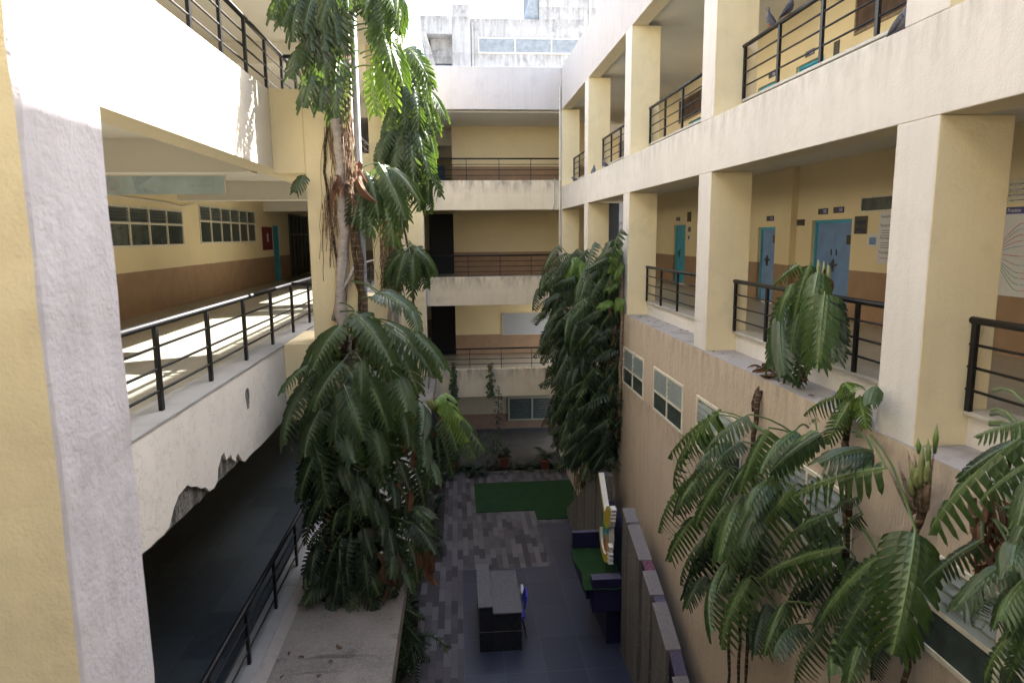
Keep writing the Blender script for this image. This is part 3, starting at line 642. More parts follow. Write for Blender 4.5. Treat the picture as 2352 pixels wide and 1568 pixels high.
# ---------------- notices, plates, boards
def plate(name,label,cat,y0,y1,z0,z1,mat,group=None,x=XB,th=.012,extra=()):
    t=thing(name,(x,(y0+y1)/2,z0),label,cat,group); build('panel',MB().box(x-th,x-.001,y0,y1,z0,z1),M[mat],t); return t
TX=(0,-1,0); TZ=(0,0,1)
G='room number plates over the doors'
for y1,z0,num,l in((13.62,.36,'105','left-hand number plate over the blue double door'),(13.05,.37,'100','right-hand number plate over the blue double door'),(15.96,.28,'101','small number plate over the single blue door'),(22.75,.43,'103','small number plate over the teal door far along the middle floor'),
                  (14.5,3.60,'202','number plate above the nearer teal door on the upper right floor'),(16.2,3.55,'203','number plate above the farther teal door on the upper right floor')):
    t=plate('number_plate',l,'sign',y1-.36,y1,z0,z0+.115,'plaque',G); build('number_tab',MB().box(XB-.015,XB-.0125,y1-.36,y1-.19,z0+.004,z0+.111),M['inkblue'],t)
    text('number',num,.09,(XB-.017,y1-.2,z0+.028),TX,TZ,M['white_txt'],t)
t=plate('name_board',"square dark name board right of the blue double door",'sign',11.9,12.3,-.03,.29,'plaque')
for i in range(2): build('lettering_row',MB().box(XB-.014,XB-.0125,11.94,12.26,.02+.13*i,.08+.13*i),M['ink'],t)
plate('name_board','small dark plaque left of the blue double door','sign',14.16,14.48,.15,.28,'plaque')
plate('name_board','dark plaque high beside the teal door on the middle floor','sign',21.3,21.65,.38,.68,'plaque')
plate('name_board','small dark plaque directly right of the teal door on the middle floor','sign',21.3,21.55,.06,.21,'plaque')
t=plate('notice','small printed blue and white notice below the square dark name board','poster',11.55,11.85,-.25,-.03,'paper'); build('print',MB().box(XB-.014,XB-.0125,11.6,11.8,-.22,-.09),M['bluedoor'],t)
t=plate('notice','small notice under the plaque beside the teal door','poster',21.35,21.55,-.2,.0,'paper'); build('print',MB().box(XB-.014,XB-.0125,21.38,21.5,-.17,-.06),M['ink'],t)
t=plate('notice_strip','bent dark strip of notice beside the single blue door','poster',17.0,17.2,.12,.24,'plaque'); build('strip',MB().prism([(XB-.008,17.2,.12),(XB-.008,17.32,-.22),(XB-.008,17.22,-.24),(XB-.008,17.1,.12)],(.006,0,0)),M['plaque'],t)
plate('name_board','tall dark plaque right of the nearer teal door on the upper floor','sign',13.2,13.4,3.32,3.62,'plaque')
t=plate('poster','tall white poster headed Available, partly behind the near column','poster',10.6,11.55,-.54,.34,'paper')
for s,z in(('Available',.24),('Research',.09),('Associate',-.12),('Foundation',-.37)): text('heading',s,.075,(XB-.014,11.5,z),TX,TZ,M['ink'],t)
for z in(.02,-.02,-.06,-.19,-.23,-.27,-.45): build('small_print_line',MB().box(XB-.014,XB-.0125,11.0,11.47,z,z+.008),M['ink'],t)
t=plate('mind_map_poster','large white mind-map poster with a purple title strip at the right edge','poster',7.0,9.1,-.86,.31,'paper')
build('title_strip',MB().box(XB-.016,XB-.0125,7.0,9.1,.22,.31),M['inkblue'],t)
text('title','Theory and Practice',.068,(XB-.018,9.07,.245),TX,TZ,M['white_txt'],t)
def curve(y0,z0,y1,z1,m):
    p=[(XB-.016,y0+(y1-y0)*s,z0+(z1-z0)*(s*s*(3-2*s))) for s in np.linspace(0,1,8)]; build('branch_line',MB().tube(p,.004,4),M[m],t)
for i,(z1,m) in enumerate(((.1,'inkred'),(.03,'inkcyan'),(-.05,'inkred'),(-.13,'inkred'),(-.2,'inkcyan'),(-.33,'inkred'),(-.45,'tanp'),(-.55,'inkcyan'),(-.62,'inkgreen'),(-.7,'inkgreen'),(-.78,'inkgreen'))):
    curve(8.9,-.3+.3*(z1+.3),8.45,z1,m); build('small_print_line',MB().box(XB-.0155,XB-.0125,8.1,8.43,z1,z1+.006),M['inkred' if i%3 else 'inkcyan'],t)
t=thing('notice_board',(-6.88,25.9,-.44),'maroon notice board with a white sheet on the left corridor wall','board'); build('panel',MB().box(-6.89,-6.85,25.3,26.5,-.44,.38),M['maroon'],t); build('sheet',MB().box(-6.849,-6.845,25.75,25.95,-.15,.15),M['paper'],t)
t=thing('whiteboard',(3,29.88,-4.31),'blank whiteboard on the far wall of the lowest balcony','whiteboard'); build('board',MB().box(1.95,4.2,29.86,29.895,-4.31,-3.38),M['whiteboard'],t); build('frame',MB().box(1.93,4.22,29.85,29.895,-4.33,-4.31).box(1.93,4.22,29.85,29.895,-3.38,-3.36).box(1.93,1.95,29.85,29.895,-4.31,-3.38),M['frame'],t)
t=thing('hanging_banner',(-4.3,10.3,.6),'faded blue hanging banner seen from behind under the left corridor ceiling','banner')
build('cloth',MB().box(-5.6,-3.28,10.30,10.31,.62,.875),M['banner'],t); build('print_shape',MB().poly([(-4.55,10.298,.87),(-4.25,10.298,.87),(-4.45,10.298,.75),(-4.2,10.298,.63),(-4.5,10.298,.63)]),M['banner_print'],t)
rg=MB(); ring=[(math.cos(a),math.sin(a)) for a in np.linspace(0,2*math.pi,20)]
rg.tube([(-4.8+.08*c,10.296,.75+.08*s) for c,s in ring],.008,4,cap=False); build('print_ring',rg,M['banner_red'],t)
text('lettering','Enquiries',.10,(-3.42,10.297,.71),(-1,0,0),TZ,M['banner_print'],t); build('hem',MB().box(-5.6,-3.27,10.29,10.315,.875,.89).box(-3.28,-3.265,10.29,10.315,.6,.875),M['white'],t)
# ------------------------------------------------------------------ foliage
def leaf_template(N_=11,kind='pin',wide=False):
    """rows (t, s, e, k): t along rib, s signed lateral 0..1, e forward shift, k lobe index"""
    V=[];Fc=[]
    if kind=='pin':
        for sgn in(-1,1):
            for i in range(N_):
                t0=.03+.93*i/N_; t1=.03+.93*(i+1)/N_; tm=(t0+t1)/2; hw=(t1-t0)/2
                prof=[(0,1.0),(.20,.95),(.48,.83),(.82,.70),(1.0,.24)] if wide else [(0,1.0),(.16,.92),(.44,.70),(.80,.58),(1.0,.18)]
                b=len(V)
                for s,w in prof:
                    V.append((tm-hw*w,sgn*s,i,0)); V.append((tm+hw*w,sgn*s,i,1))
                for q in range(4): 
                    a=b+2*q; Fc.append((a,a+1,a+3,a+2) if sgn>0 else (a,a+2,a+3,a+1))
        b=len(V)      # terminal lobe
        V+=[(.955,-.0,N_,0),(.93,.45,N_,0),(.985,.42,N_,1),(1.05,0,N_,1),(.985,-.42,N_,1),(.93,-.45,N_,0)]
        Fc+=[(b,b+1,b+2,b+3),(b,b+3,b+4,b+5)]
    else:
        n=7
        for j in range(n+1):
            t=j/n
            for s in(-1,-.5,0,.5,1): V.append((t,s,0,0))
        Fc=[(j*5+q,j*5+q+1,(j+1)*5+q+1,(j+1)*5+q) for j in range(n) for q in range(4)]
    return np.array(V,float),Fc
TPL={n:leaf_template(k) for n,k in((8,7),(10,9),(12,11))}; TPLB=leaf_template(13,wide=True); TPLB2=leaf_template(11,wide=True); OV=leaf_template(0,'ov')
class Fol:
    def __init__(s): s.V=[];s.F=[];s.C=[];s.n=0
    def push(s,P,F,C):
        s.V.append(P); s.F+= [tuple(s.n+i for i in f) for f in F]; s.C.append(C); s.n+=len(P)
    def leaf(s,B,T,Nrm,W,droop=1.0,lobes=10,kind='pin',fold=None,roll=0,col=None,stalk=None):
        B=np.array(B,float);T=np.array(T,float);c=T-B;Lc=np.linalg.norm(c)+1e-6;c/=Lc
        n=np.array(Nrm,float); n-=n.dot(c)*c; n/=np.linalg.norm(n)+1e-9
        side=np.cross(c,n)
        if roll: n,side=n*math.cos(roll)+side*math.sin(roll),side*math.cos(roll)-n*math.sin(roll)
        tv,F=(TPLB if lobes==99 else TPLB2 if lobes==98 else TPL[lobes]) if kind=='pin' else OV
        t=tv[:,0];sg=tv[:,1];li=tv[:,2].astype(int)
        d=droop; L=Lc*(d/2)/math.sin(d/2) if d>.01 else Lc
        if kind=='pin':
            wprof=np.interp(t,[0,.06,.25,.5,.75,.92,1.05],[.62,.86,1,.97,.80,.55,.42])
            sweep=np.interp(t,[0,.3,.7,1.05],[-.02,.22,.36,.45])
            r1=rng.normal(0,1,(60,));r2=rng.normal(0,1,(60,))
            idx=li+30*(sg<0)
            a=np.abs(sg)
            tt=t+sweep*a**1.7*W/L*1.1+.012*r1[idx]*a
            lat=np.sign(sg)*a*W/2*wprof*(1-.05*np.abs(r2[idx]))
            fold=fold if fold is not None else .45
            drop=-fold*W/2*(.35*a+.75*a**2.2)*wprof+.02*W*r2[idx]*a
            # each lobe is a shallow keel
            drop+= np.where(tv[:,3]>0,-.055,.030)*W*np.minimum(1,a*2)*(1 if True else 0)
        else:
            a=np.abs(sg); wprof=np.sin(np.pi*np.clip(t,0,1)**.75)**.8; tt=t; lat=sg*W/2*wprof; drop=(fold if fold is not None else .3)*W/2*a*wprof
        th=d/2-d*tt
        # arc position
        if d>.01:
            Rr=L/d; px=Rr*(np.sin(d/2)-np.sin(th)); pz=Rr*(np.cos(th)-np.cos(d/2))
        else: px=L*tt; pz=0*tt
        tx=np.cos(th);tz=np.sin(th)
        P=B+np.outer(px,c)+np.outer(pz,n)+np.outer(lat,side)+np.outer(drop,n)*tx[:,None]-np.outer(drop*tz,c)
        cv=np.zeros((len(P),4)); cv[:,0]=np.abs(sg); g=rng.random() if col is None else col
        cv[:,1]=np.clip(g**1.3+.05*rng.normal(size=len(P)),0,1); cv[:,2]=rng.random()*.82+(.17 if rng.random()<.012 else 0); cv[:,3]=1
        s.push(P,F,cv)
        # raised rib
        tq=np.linspace(-.02,1,7); th=d/2-d*tq
        if d>.01: px=Rr*(np.sin(d/2)-np.sin(th)); pz=Rr*(np.cos(th)-np.cos(d/2))
        else: px=L*tq; pz=0*tq
        ct=B+np.outer(px,c)+np.outer(pz,n); rr=np.linspace(.011,.003,7)*(W/.4)**.5
        P=np.vstack([ct-side*rr[:,None]+n*.001,ct+n*(rr[:,None]*.9),ct+side*rr[:,None]+n*.001])
        F=[(i,i+1,8+i,7+i) for i in range(6)]+[(7+i,8+i,15+i,14+i) for i in range(6)]
        s.push(P,F,np.tile([0,.6,.2,1],(21,1)))
        if stalk is not None: s.stalk(stalk,B,.011)
    def stalk(s,A,B,r=.01,sag=.15):
        A=np.array(A,float);B=np.array(B,float); m=(A+B)/2+np.array([0,0,sag*np.linalg.norm(B-A)])
        pts=[(1-q)**2*A+2*q*(1-q)*m+q*q*B for q in np.linspace(0,1,5)]
        mb=MB().tube(pts,[r*1.3,r,r,r,r*.9],5,cap=False); s.push(np.array(mb.v),mb.f,np.tile([0.02,.6,.2,1],(len(mb.v),1)))
    def build(s,name,mat,parent):
        V=np.vstack(s.V)-ORG[parent]; C=np.vstack(s.C)
        me=bpy.data.meshes.new(name); me.from_pydata(V.tolist(),[],s.F); me.materials.append(mat)
        at=me.color_attributes.new('leaf','FLOAT_COLOR','POINT'); at.data.foreach_set('color',C.astype(np.float32).ravel())
        me.update(); o=bpy.data.objects.new(name,me); COL.objects.link(o); o.parent=parent; ORG[o]=ORG[parent]; return o
def crinkle(fo,c,L,dirn):   # a shrivelled dry leaf: narrow curled blade
    c=np.array(c,float); T=c+np.array(dirn)*L; fo.leaf(c,T,rng.normal(size=3)+np.array([0,-1,.2]),L*rng.uniform(.16,.34),rng.uniform(.4,1.8),8,kind='ov',fold=rng.uniform(.6,2.2))
def stem(name,pts,r,mat,parent,seg=7):
    p=[np.array(q,float) for q in pts]; out=[]
    for i in range(len(p)-1):
        n=max(2,int(np.linalg.norm(p[i+1]-p[i])/.18))
        for k in range(n): out.append(p[i]+(p[i+1]-p[i])*k/n)
    out.append(p[-1]); out=[q+rng.normal(0,.012,3) for q in out]
    rs=[(r if not hasattr(r,'__len__') else float(np.interp(i/len(out),[0,1],r)))*(1+.12*rng.normal()) for i in range(len(out))]
    return build(name,MB().tube(out,rs,seg),mat,parent,smooth=True)
def roots(name,x0,x1,z0,z1,yf,n,parent,mat='root',r=.006,wander=.04):
    mb=MB()
    for _ in range(n):
        x=rng.uniform(x0,x1); z=rng.uniform(z0+(z1-z0)*.5,z1); L=rng.uniform(.3,.9)*(z-z0); pts=[]; y=yf+rng.uniform(-.05,.0)
        k=max(4,int(L/.15))
        for i in range(k): pts.append((x,y,z-L*i/k)); x+=rng.normal(0,wander*.5); y=min(yf+.0,max(yf-.12,y+rng.normal(0,.02)))
        mb.tube(pts,[r*rng.uniform(.6,1.5)]*k,4,cap=False)
    return build(name,mb,M[mat],parent)
# --- vine on the nearer left pillar
V1=thing('climbing_vine',(-1.6,10.1,K1-.06),'huge split-leaf vine smothering the nearer left pillar from slab to roof','climbing plant')
stem('stem',[(-1.62,9.98,-5.15),(-1.7,9.95,-3.5),(-1.62,10.0,-1.9),(-1.72,10.08,-.9),(-1.6,10.1,0.1),(-1.62,10.08,1.2),(-1.60,10.05,2.4),(-1.6,10.0,3.6),(-1.6,9.9,4.8)],(.085,.06),M['palebark'],V1,10)
stem('stem',[(-1.45,10.0,-2.2),(-1.42,10.05,-.8),(-1.5,10.02,.3),(-1.47,10.08,1.5),(-1.46,10.08,3.0),(-1.5,10.0,4.5)],.035,M['bark'],V1)
stem('stem',[(-1.2,9.7,-1.9),(-1.28,9.9,-1.3),(-1.40,10.0,-.5),(-1.4,10.05,.6)],(.05,.035),M['bark'],V1)
stem('stem',[(-1.85,10.12,-1.2),(-1.66,10.1,-.75),(-1.45,10.05,-.4)],.03,M['palebark'],V1)
stem('stem',[(-1.78,10.15,1.8),(-1.84,10.16,.9),(-1.80,10.16,.2),(-1.72,10.15,-.7),(-1.75,10.1,-1.5)],.018,M['bark'],V1)
roots('aerial_roots',-1.85,-1.5,-1.8,2.4,10.17,16,V1); roots('aerial_roots',-1.56,-1.4,-.6,4.2,10.05,26,V1)
roots('aerial_roots',-1.9,-1.72,-.5,.9,10.16,26,V1,r=.004)
fo=Fol(); fb=Fol(); fd=Fol(); fs_=Fol(); ff=Fol()
def px(x,y,Y): return hit(x,y,'Y',Y)
def rowmass(fo,rows,n,Lr,Yr,fan=.5,Nr=(0,-1,.35),W=.46,dro=(.5,1.2),xc=None,ax='Y',lobes=(10,12),down=1.,push=.35):
    ys=[r[0] for r in rows]
    for _ in range(n):
        y=rng.uniform(ys[0],ys[-1]); a=np.interp(y,ys,[r[1] for r in rows]); b=np.interp(y,ys,[r[2] for r in rows])
        x=rng.uniform(a,b); Yd=rng.uniform(*Yr); B=hit(x,y,ax,Yd)
        c=(x-(a+b)/2)/max(1,(b-a)/2); L=rng.uniform(*Lr)
        d=np.array([c*fan+rng.normal(0,.16),-rng.uniform(.0,push),-down]); d/=np.linalg.norm(d)
        fo.leaf(B,B+d*L,np.array(Nr)+np.array([c*.7,0,0])+rng.normal(0,.22,3),L*rng.uniform(.42,.56),rng.uniform(*dro),int(rng.choice(lobes)),fold=rng.uniform(.15,.6),stalk=B+np.array([-c*.3,.35,.1]))
# top cluster, left
for (x0,y0,x1,y1) in [(700,-40,650,55),(690,-60,625,40),(735,-30,700,70),(760,-30,745,110),(770,-60,775,95),(790,-80,735,60),(720,60,690,150),(740,80,668,175),(750,110,700,240),(770,60,745,190),(775,130,770,265),(755,150,735,250),(765,20,790,120),(725,10,715,110),(740,30,745,140),(710,90,680,150),(795,-60,800,20),(705,-20,672,90)]:
    B=px(x0,y0,9.75);T=px(x1,y1,9.35); fo.leaf(B,T,(-.2,-1,.5)+rng.normal(0,.15,3),np.linalg.norm(T-B)*.5,rng.uniform(.5,1.1),12,fold=.5,stalk=B+np.array([.25,.3,.15]))
for (x0,y0,x1,y1) in [(850,-40,835,35),(870,-30,880,70),(895,-50,910,40),(845,0,885,85),(880,-10,905,60),(905,-30,915,75),(860,60,900,150),(870,70,925,190),(860,-40,905,20)]:
    B=px(x0,y0,9.8);T=px(x1,y1,9.4); ff.leaf(B,T,(.6,-1,.5)+rng.normal(0,.15,3),np.linalg.norm(T-B)*.5,rng.uniform(.5,1.1),12,fold=.55,stalk=B+np.array([-.3,.2,.05]))
for (x0,y0,x1,y1) in [(858,155,862,262),(880,130,885,215),(873,120,900,240)]:
    B=px(x0,y0,9.7);T=px(x1,y1,9.5); fb.leaf(B,T,(.1,-1,.2),np.linalg.norm(T-B)*.5,.5,10,fold=.2,stalk=B+np.array([-.3,.3,.05]),col=1)
fo.leaf(px(700,402,9.9),px(678,440,9.7),(0,-1,.3),.22,.6,8)
# middle leaves right of the pillar
for (x0,y0,x1,y1) in [(835,400,812,510),(840,395,870,500),(870,375,930,500),(885,400,925,520),(860,440,850,540),(830,410,830,520),(895,385,960,455),(880,420,905,560)]:
    B=px(x0,y0,10.2);T=px(x1,y1,9.9); fo.leaf(B,T,(.3,-1,.5)+rng.normal(0,.12,3),np.linalg.norm(T-B)*.46,rng.uniform(.5,1.0),12,fold=.5,stalk=B+np.array([-.25,.1,-.05]))
# big lower mass: hero leaves on top
H1=[(785,745,700,860),(760,740,715,850),(870,670,925,700),(880,680,945,770),(820,720,900,870),(850,720,985,830),(880,740,1000,860),(770,800,690,900),(735,850,655,990),(720,870,650,1010),(755,880,705,1030),(780,830,745,960),(800,850,840,960),(845,800,870,900),(855,850,905,960),(840,870,870,1010),(795,900,770,1010),(760,920,770,1070),(720,940,735,1060),(830,940,850,1050),(900,800,960,900),(930,830,975,930),(870,900,945,980),(800,980,830,1100),(740,1000,755,1160),(700,960,690,1080),(860,1000,880,1100),(690,880,650,950)]
for (x0,y0,x1,y1) in H1[::2]:
    B=px(x0,y0,rng.uniform(9.3,9.7));T=px(x1,y1,rng.uniform(8.9,9.2)); fo.leaf(B,T,np.array([(x1-820)/200.,-1,.65])+rng.normal(0,.12,3),np.linalg.norm(T-B)*rng.uniform(.46,.54),rng.uniform(.6,1.2),12,fold=rng.uniform(.15,.45),stalk=px(800+rng.uniform(-20,30),y0-25,9.8),col=rng.uniform(.4,1))
Z9=lambda x,y:((790+x/1.568)*.784,(820+y/1.568)*.784)
H2=[(330,205,200,400),(400,165,560,380),(490,60,650,140),(640,130,680,240),(540,220,745,430),(650,230,805,405),(560,390,630,590),(340,370,200,590),(180,390,60,510),(160,500,65,745),(240,590,160,800),(340,480,430,725),(450,440,545,685),(420,370,420,520),(330,660,385,830),(470,680,520,840),(230,760,140,990),(690,560,700,700),(600,600,640,760),(690,700,710,850),(700,800,770,930)]
for (x0,y0,x1,y1) in H2:
    B=px(*Z9(x0,y0),rng.uniform(9.0,9.25));T=px(*Z9(x1,y1),rng.uniform(8.6,8.85)); Ln=np.linalg.norm(T-B); fo.leaf(B,T,np.array([(x1-400)/400.,-1,.6])+rng.normal(0,.1,3),Ln*rng.uniform(.48,.56),rng.uniform(.5,.9),12,fold=rng.uniform(.1,.4),stalk=px(800+rng.uniform(-20,30),Z9(x0,y0)[1]-22,9.7),col=rng.uniform(.55,1))
H3=[(300,910,190,1100),(330,850,370,960),(460,850,510,950),(400,900,440,1070),(310,1060,290,1180),(510,1040,520,1210),(430,1140,470,1270),(330,1180,325,1330),(230,1200,190,1370),(560,1220,560,1365),(640,1200,680,1375),(660,1120,760,1250),(670,1060,750,1140),(430,1290,500,1440),(590,830,640,960),(560,920,580,1040),(260,950,170,1120),(380,1010,360,1150),(460,1000,500,1120),(250,1130,180,1230),(540,1130,570,1260),(600,1290,650,1430)]
for (x0,y0,x1,y1) in H3:
    B=px(*Z9(x0,y0),rng.uniform(9.1,9.4));T=px(*Z9(x1,y1),rng.uniform(8.8,9.1)); Ln=np.linalg.norm(T-B); (fs_ if rng.random()<.5 else fo).leaf(B,T,np.array([(x1-400)/400.,-1,.6])+rng.normal(0,.15,3),Ln*rng.uniform(.46,.56),rng.uniform(.5,.9),12,fold=rng.uniform(.15,.5),stalk=px(800+rng.uniform(-20,30),Z9(x0,y0)[1]-18,9.8),col=rng.uniform(.2,.7))
rows=[(770,760,870),(850,710,910),(950,700,950),(1040,700,940),(1120,715,915),(1200,725,900),(1260,730,890)]
rowmass(fo,rows,16,(.75,1.0),(9.4,9.9),fan=.55)
rows=[(860,690,940),(1000,705,950),(1100,730,920),(1180,735,900),(1240,735,890)]
rowmass(fs_,rows,40,(.6,.85),(9.55,10.05),fan=.45)
rows=[(960,880,990),(1020,880,960),(1200,890,940),(1300,880,925)]
rowmass(fs_,rows,14,(.6,.85),(9.8,10.3),fan=.4)
rows=[(1220,740,880),(1280,730,890)]
rowmass(fs_,rows,12,(.55,.8),(9.2,9.6),fan=.5,down=1.,push=.6)
for (x0,y0,x1,y1) in [(760,1330,700,1385),(770,1340,765,1415),(820,1310,860,1400),(800,1330,810,1395),(880,1290,905,1350),(730,1290,710,1340),(940,1180,985,1230),(930,1190,975,1260),(940,1170,990,1190)]:
    B=px(x0,y0,9.6);T=px(x1,y1,9.1); fo.leaf(B,T,(0,-.8,.9),np.linalg.norm(T-B)*.5,.9,10,fold=.4,stalk=B+np.array([0,.3,.2]))
# flower tuft and side shoot on the right of the mass
tuft=px(1000,945,9.3)
for (x1,y1,a) in [(1085,985,0),(1110,1030,0),(1040,930,1),(1060,960,1),(1090,1050,0),(1030,905,1),(1050,1030,0),(1075,1010,1)]:
    T=px(x1,y1,8.9); B=tuft+(T-tuft)*rng.uniform(.3,.42)+np.array([0,0,.12]); (fb if a else fo).leaf(B,T,(.3,-.6,1),.30,.7,10,fold=.9,stalk=tuft,col=.8)
for (x1,y1) in [(955,1000),(975,1060),(1010,1080),(985,1120),(1040,1090)]:
    T=px(x1,y1,9.1); B=tuft+(T-tuft)*.3; fs_.leaf(B,T,(0,-1,.6),.36,.8,12,fold=.6)
for k in range(26):
    c=px(rng.uniform(775,840),rng.uniform(360,420) if k<10 else rng.uniform(740,800),9.95); crinkle(fd,c,rng.uniform(.2,.4),np.array([rng.normal(0,.4),-.2,-1]))
for (x,y,n) in [(940,1090,6),(990,1270,9),(880,1270,9),(905,1290,7),(985,1000,4),(850,1220,4),(965,1040,4)]:
    for _ in range(n): crinkle(fd,px(x+rng.normal(0,12),y+rng.normal(0,22),9.2),rng.uniform(.14,.34),np.array([rng.normal(0,.3),-.1,-1]))
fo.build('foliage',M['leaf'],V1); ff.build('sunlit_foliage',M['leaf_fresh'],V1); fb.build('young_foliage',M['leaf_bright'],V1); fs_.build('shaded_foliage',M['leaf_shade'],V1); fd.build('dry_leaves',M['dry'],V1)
mb=MB()
for k in range(9):
    d=np.array([rng.normal(0,.5),-.3,1]); d/=np.linalg.norm(d); mb.tube([tuft+d*.02,tuft+d*.12,tuft+d*.22],[.03,.035,.006],7)
build('flower_bracts',mb,M['spadix'],V1,smooth=True)
# --- vine on the second left pillar
V2=thing('climbing_vine',(-1.5,17.7,K1-.06),'split-leaf vine on the second left pillar, its upper leaves in bright sun','climbing plant')
stem('stem',[(-1.75,17.7,-2.2),(-1.7,17.68,-.5),(-1.65,17.7,1.2),(-1.4,17.6,2.6),(-1.25,17.5,4.0),(-1.3,17.6,5.1)],(.05,.035),M['palebark'],V2)
stem('stem',[(-1.1,17.6,-2.0),(-1.2,17.62,-.6),(-1.35,17.65,.8),(-1.5,17.65,2.2)],.03,M['bark'],V2)
roots('aerial_roots',-1.95,-1.45,-2.2,1.6,17.72,50,V2,r=.009,wander=.06)
fo=Fol(); fd=Fol(); fb=Fol()
rows=[(85,895,925),(130,905,950),(200,905,965),(280,900,975),(350,905,965),(420,915,965)]
rowmass(fo,rows,62,(.75,1.15),(16.9,17.5),fan=.5,lobes=(10,12))
for (x0,y0,x1,y1) in [(945,120,985,230),(950,180,990,275),(960,250,998,352),(955,300,985,430),(915,90,910,140),(925,140,960,200),(935,330,965,480),(905,290,880,360),(895,210,885,260)]:
    B=px(x0,y0,17.2);T=px(x1,y1,16.9); (fb if x0>944 else fo).leaf(B,T,(.6,-1,.5),np.linalg.norm(T-B)*.46,.7,12,fold=.6,stalk=B+np.array([-.3,.3,0]))
rows=[(560,915,955),(600,920,965)]
rowmass(fo,rows,16,(.7,1.0),(16.8,17.5),fan=.6)
for k in range(40):
    y=rng.choice([350,420,480,520,560,640]); crinkle(fd,px(rng.uniform(885,935),y+rng.normal(0,20),17.6),rng.uniform(.2,.5),np.array([rng.normal(0,.3),-.1,-1]))
fo.build('foliage',M['leaf'],V2); fb.build('sunlit_foliage',M['leaf_fresh'],V2); fd.build('dry_leaves',M['dry'],V2)
# --- hanging masses on the right wall far end
def wallmass(root,name,rows,n,X0,mat,Lr=(.8,1.1),ratio=.42,dx=(-1,-.1),dz=(-1.1,-.25),dy=(-.5,.2),flip=0):
    fo=Fol(); ys=[r[0] for r in rows]
    for _ in range(n):
        y=rng.uniform(ys[0],ys[-1]); a=np.interp(y,ys,[r[1] for r in rows]); b=np.interp(y,ys,[r[2] for r in rows])
        q=rng.random(); x=a+(b-a)*q; Yd=np.interp(y,ys,[r[3] for r in rows])+rng.uniform(-.5,.5)-.6*(1-q); T=hit(x,y,'Y',Yd)
        d=np.array([rng.uniform(*dx),rng.uniform(*dy),rng.uniform(*dz)]); d/=np.linalg.norm(d); L=rng.uniform(*Lr)
        if T[0]>3.8: T[0]=3.8
        B=T-d*L
        if B[0]>3.88: B+= (3.88-B[0])*np.array([1,0,0]); 
        off=np.array([-.35,-.25,0])*rng.uniform(-.6,.8); B=B+off; T=T+off; fo.leaf(B,T,np.array([-.55,-.6,.9])+rng.normal(0,.42,3),L*rng.uniform(ratio-.1,ratio+.08),rng.uniform(.2,.9),int(rng.choice([10,12])),fold=rng.uniform(.4,1.1),stalk=B+np.array([.25,.1,-.25]))
    return fo.build(name,mat,root)
V3=thing('climbing_vine',(3.85,20.5,GZ),'dark trailing vine hanging in the far right corner, nearest the far wing','climbing plant')
rows=[(612,1262,1320,20.8),(680,1235,1320,20.6),(780,1235,1320,20.4),(900,1245,1330,20.2),(1000,1262,1340,20.),(1080,1290,1340,19.8)]
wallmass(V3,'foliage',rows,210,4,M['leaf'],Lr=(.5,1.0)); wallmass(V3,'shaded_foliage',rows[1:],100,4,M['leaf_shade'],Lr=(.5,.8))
stem('stem',[(3.8,20.3,GZ),(3.85,20.3,-6),(3.85,20.4,-3),(3.9,20.5,-1.2)],.05,M['bark'],V3); roots('aerial_roots',3.5,3.9,GZ,-6,20.1,26,V3,r=.012)
fy=Fol()
for (x0,y0,x1,y1) in [(1325,590,1310,630),(1320,600,1300,650),(1330,595,1335,640)]:
    B=px(x0,y0,20.3);T=px(x1,y1,19.9); fy.leaf(B,T,(-.3,-1,.6),.38,.8,10)
fy.build('young_foliage',M['leaf_bright'],V3)
V4=thing('climbing_vine',(3.85,16.6,GZ),'tall cascading split-leaf vine against the right wall, next to the first tan-wall window','climbing plant')
rows=[(600,1375,1425,16.6),(660,1330,1425,16.8),(740,1310,1420,16.8),(850,1290,1425,16.7),(950,1290,1425,16.6),(1050,1300,1410,16.6),(1100,1330,1395,16.6)]
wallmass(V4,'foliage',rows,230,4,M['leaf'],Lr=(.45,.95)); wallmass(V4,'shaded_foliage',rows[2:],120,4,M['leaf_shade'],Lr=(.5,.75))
fy=Fol()
for (x0,y0,x1,y1) in [(1425,572,1400,600),(1415,580,1398,625),(1425,680,1420,712),(1405,690,1380,705),(1420,640,1395,665),(1425,600,1412,640)]:
    B=px(x0,y0,16.2);T=px(x1,y1,15.9); fy.leaf(B,T,(-.5,-1,.6),.3,.8,10)
fy.build('young_foliage',M['leaf_bright'],V4)
stem('stem',[(3.9,16.2,-4.5),(3.92,16.15,-3.2),(3.93,16.1,-2.2),(3.9,16.2,-1.0),(3.9,16.5,-.3)],.045,M['root'],V4)
stem('stem',[(3.75,16.4,-2.4),(3.7,16.3,-1.6)],.05,M['palebark'],V4)
fd=Fol()
for k in range(22): crinkle(fd,hit(rng.uniform(1408,1424),rng.uniform(925,990),'X',3.9),rng.uniform(.2,.4),np.array([-.05,0,-1]))
for k in range(20): crinkle(fd,hit(rng.uniform(1370,1415),rng.uniform(640,900),'X',3.7),rng.uniform(.2,.35),np.array([-.3,0,-1]))
fd.build('dry_leaves',M['dry'],V4)
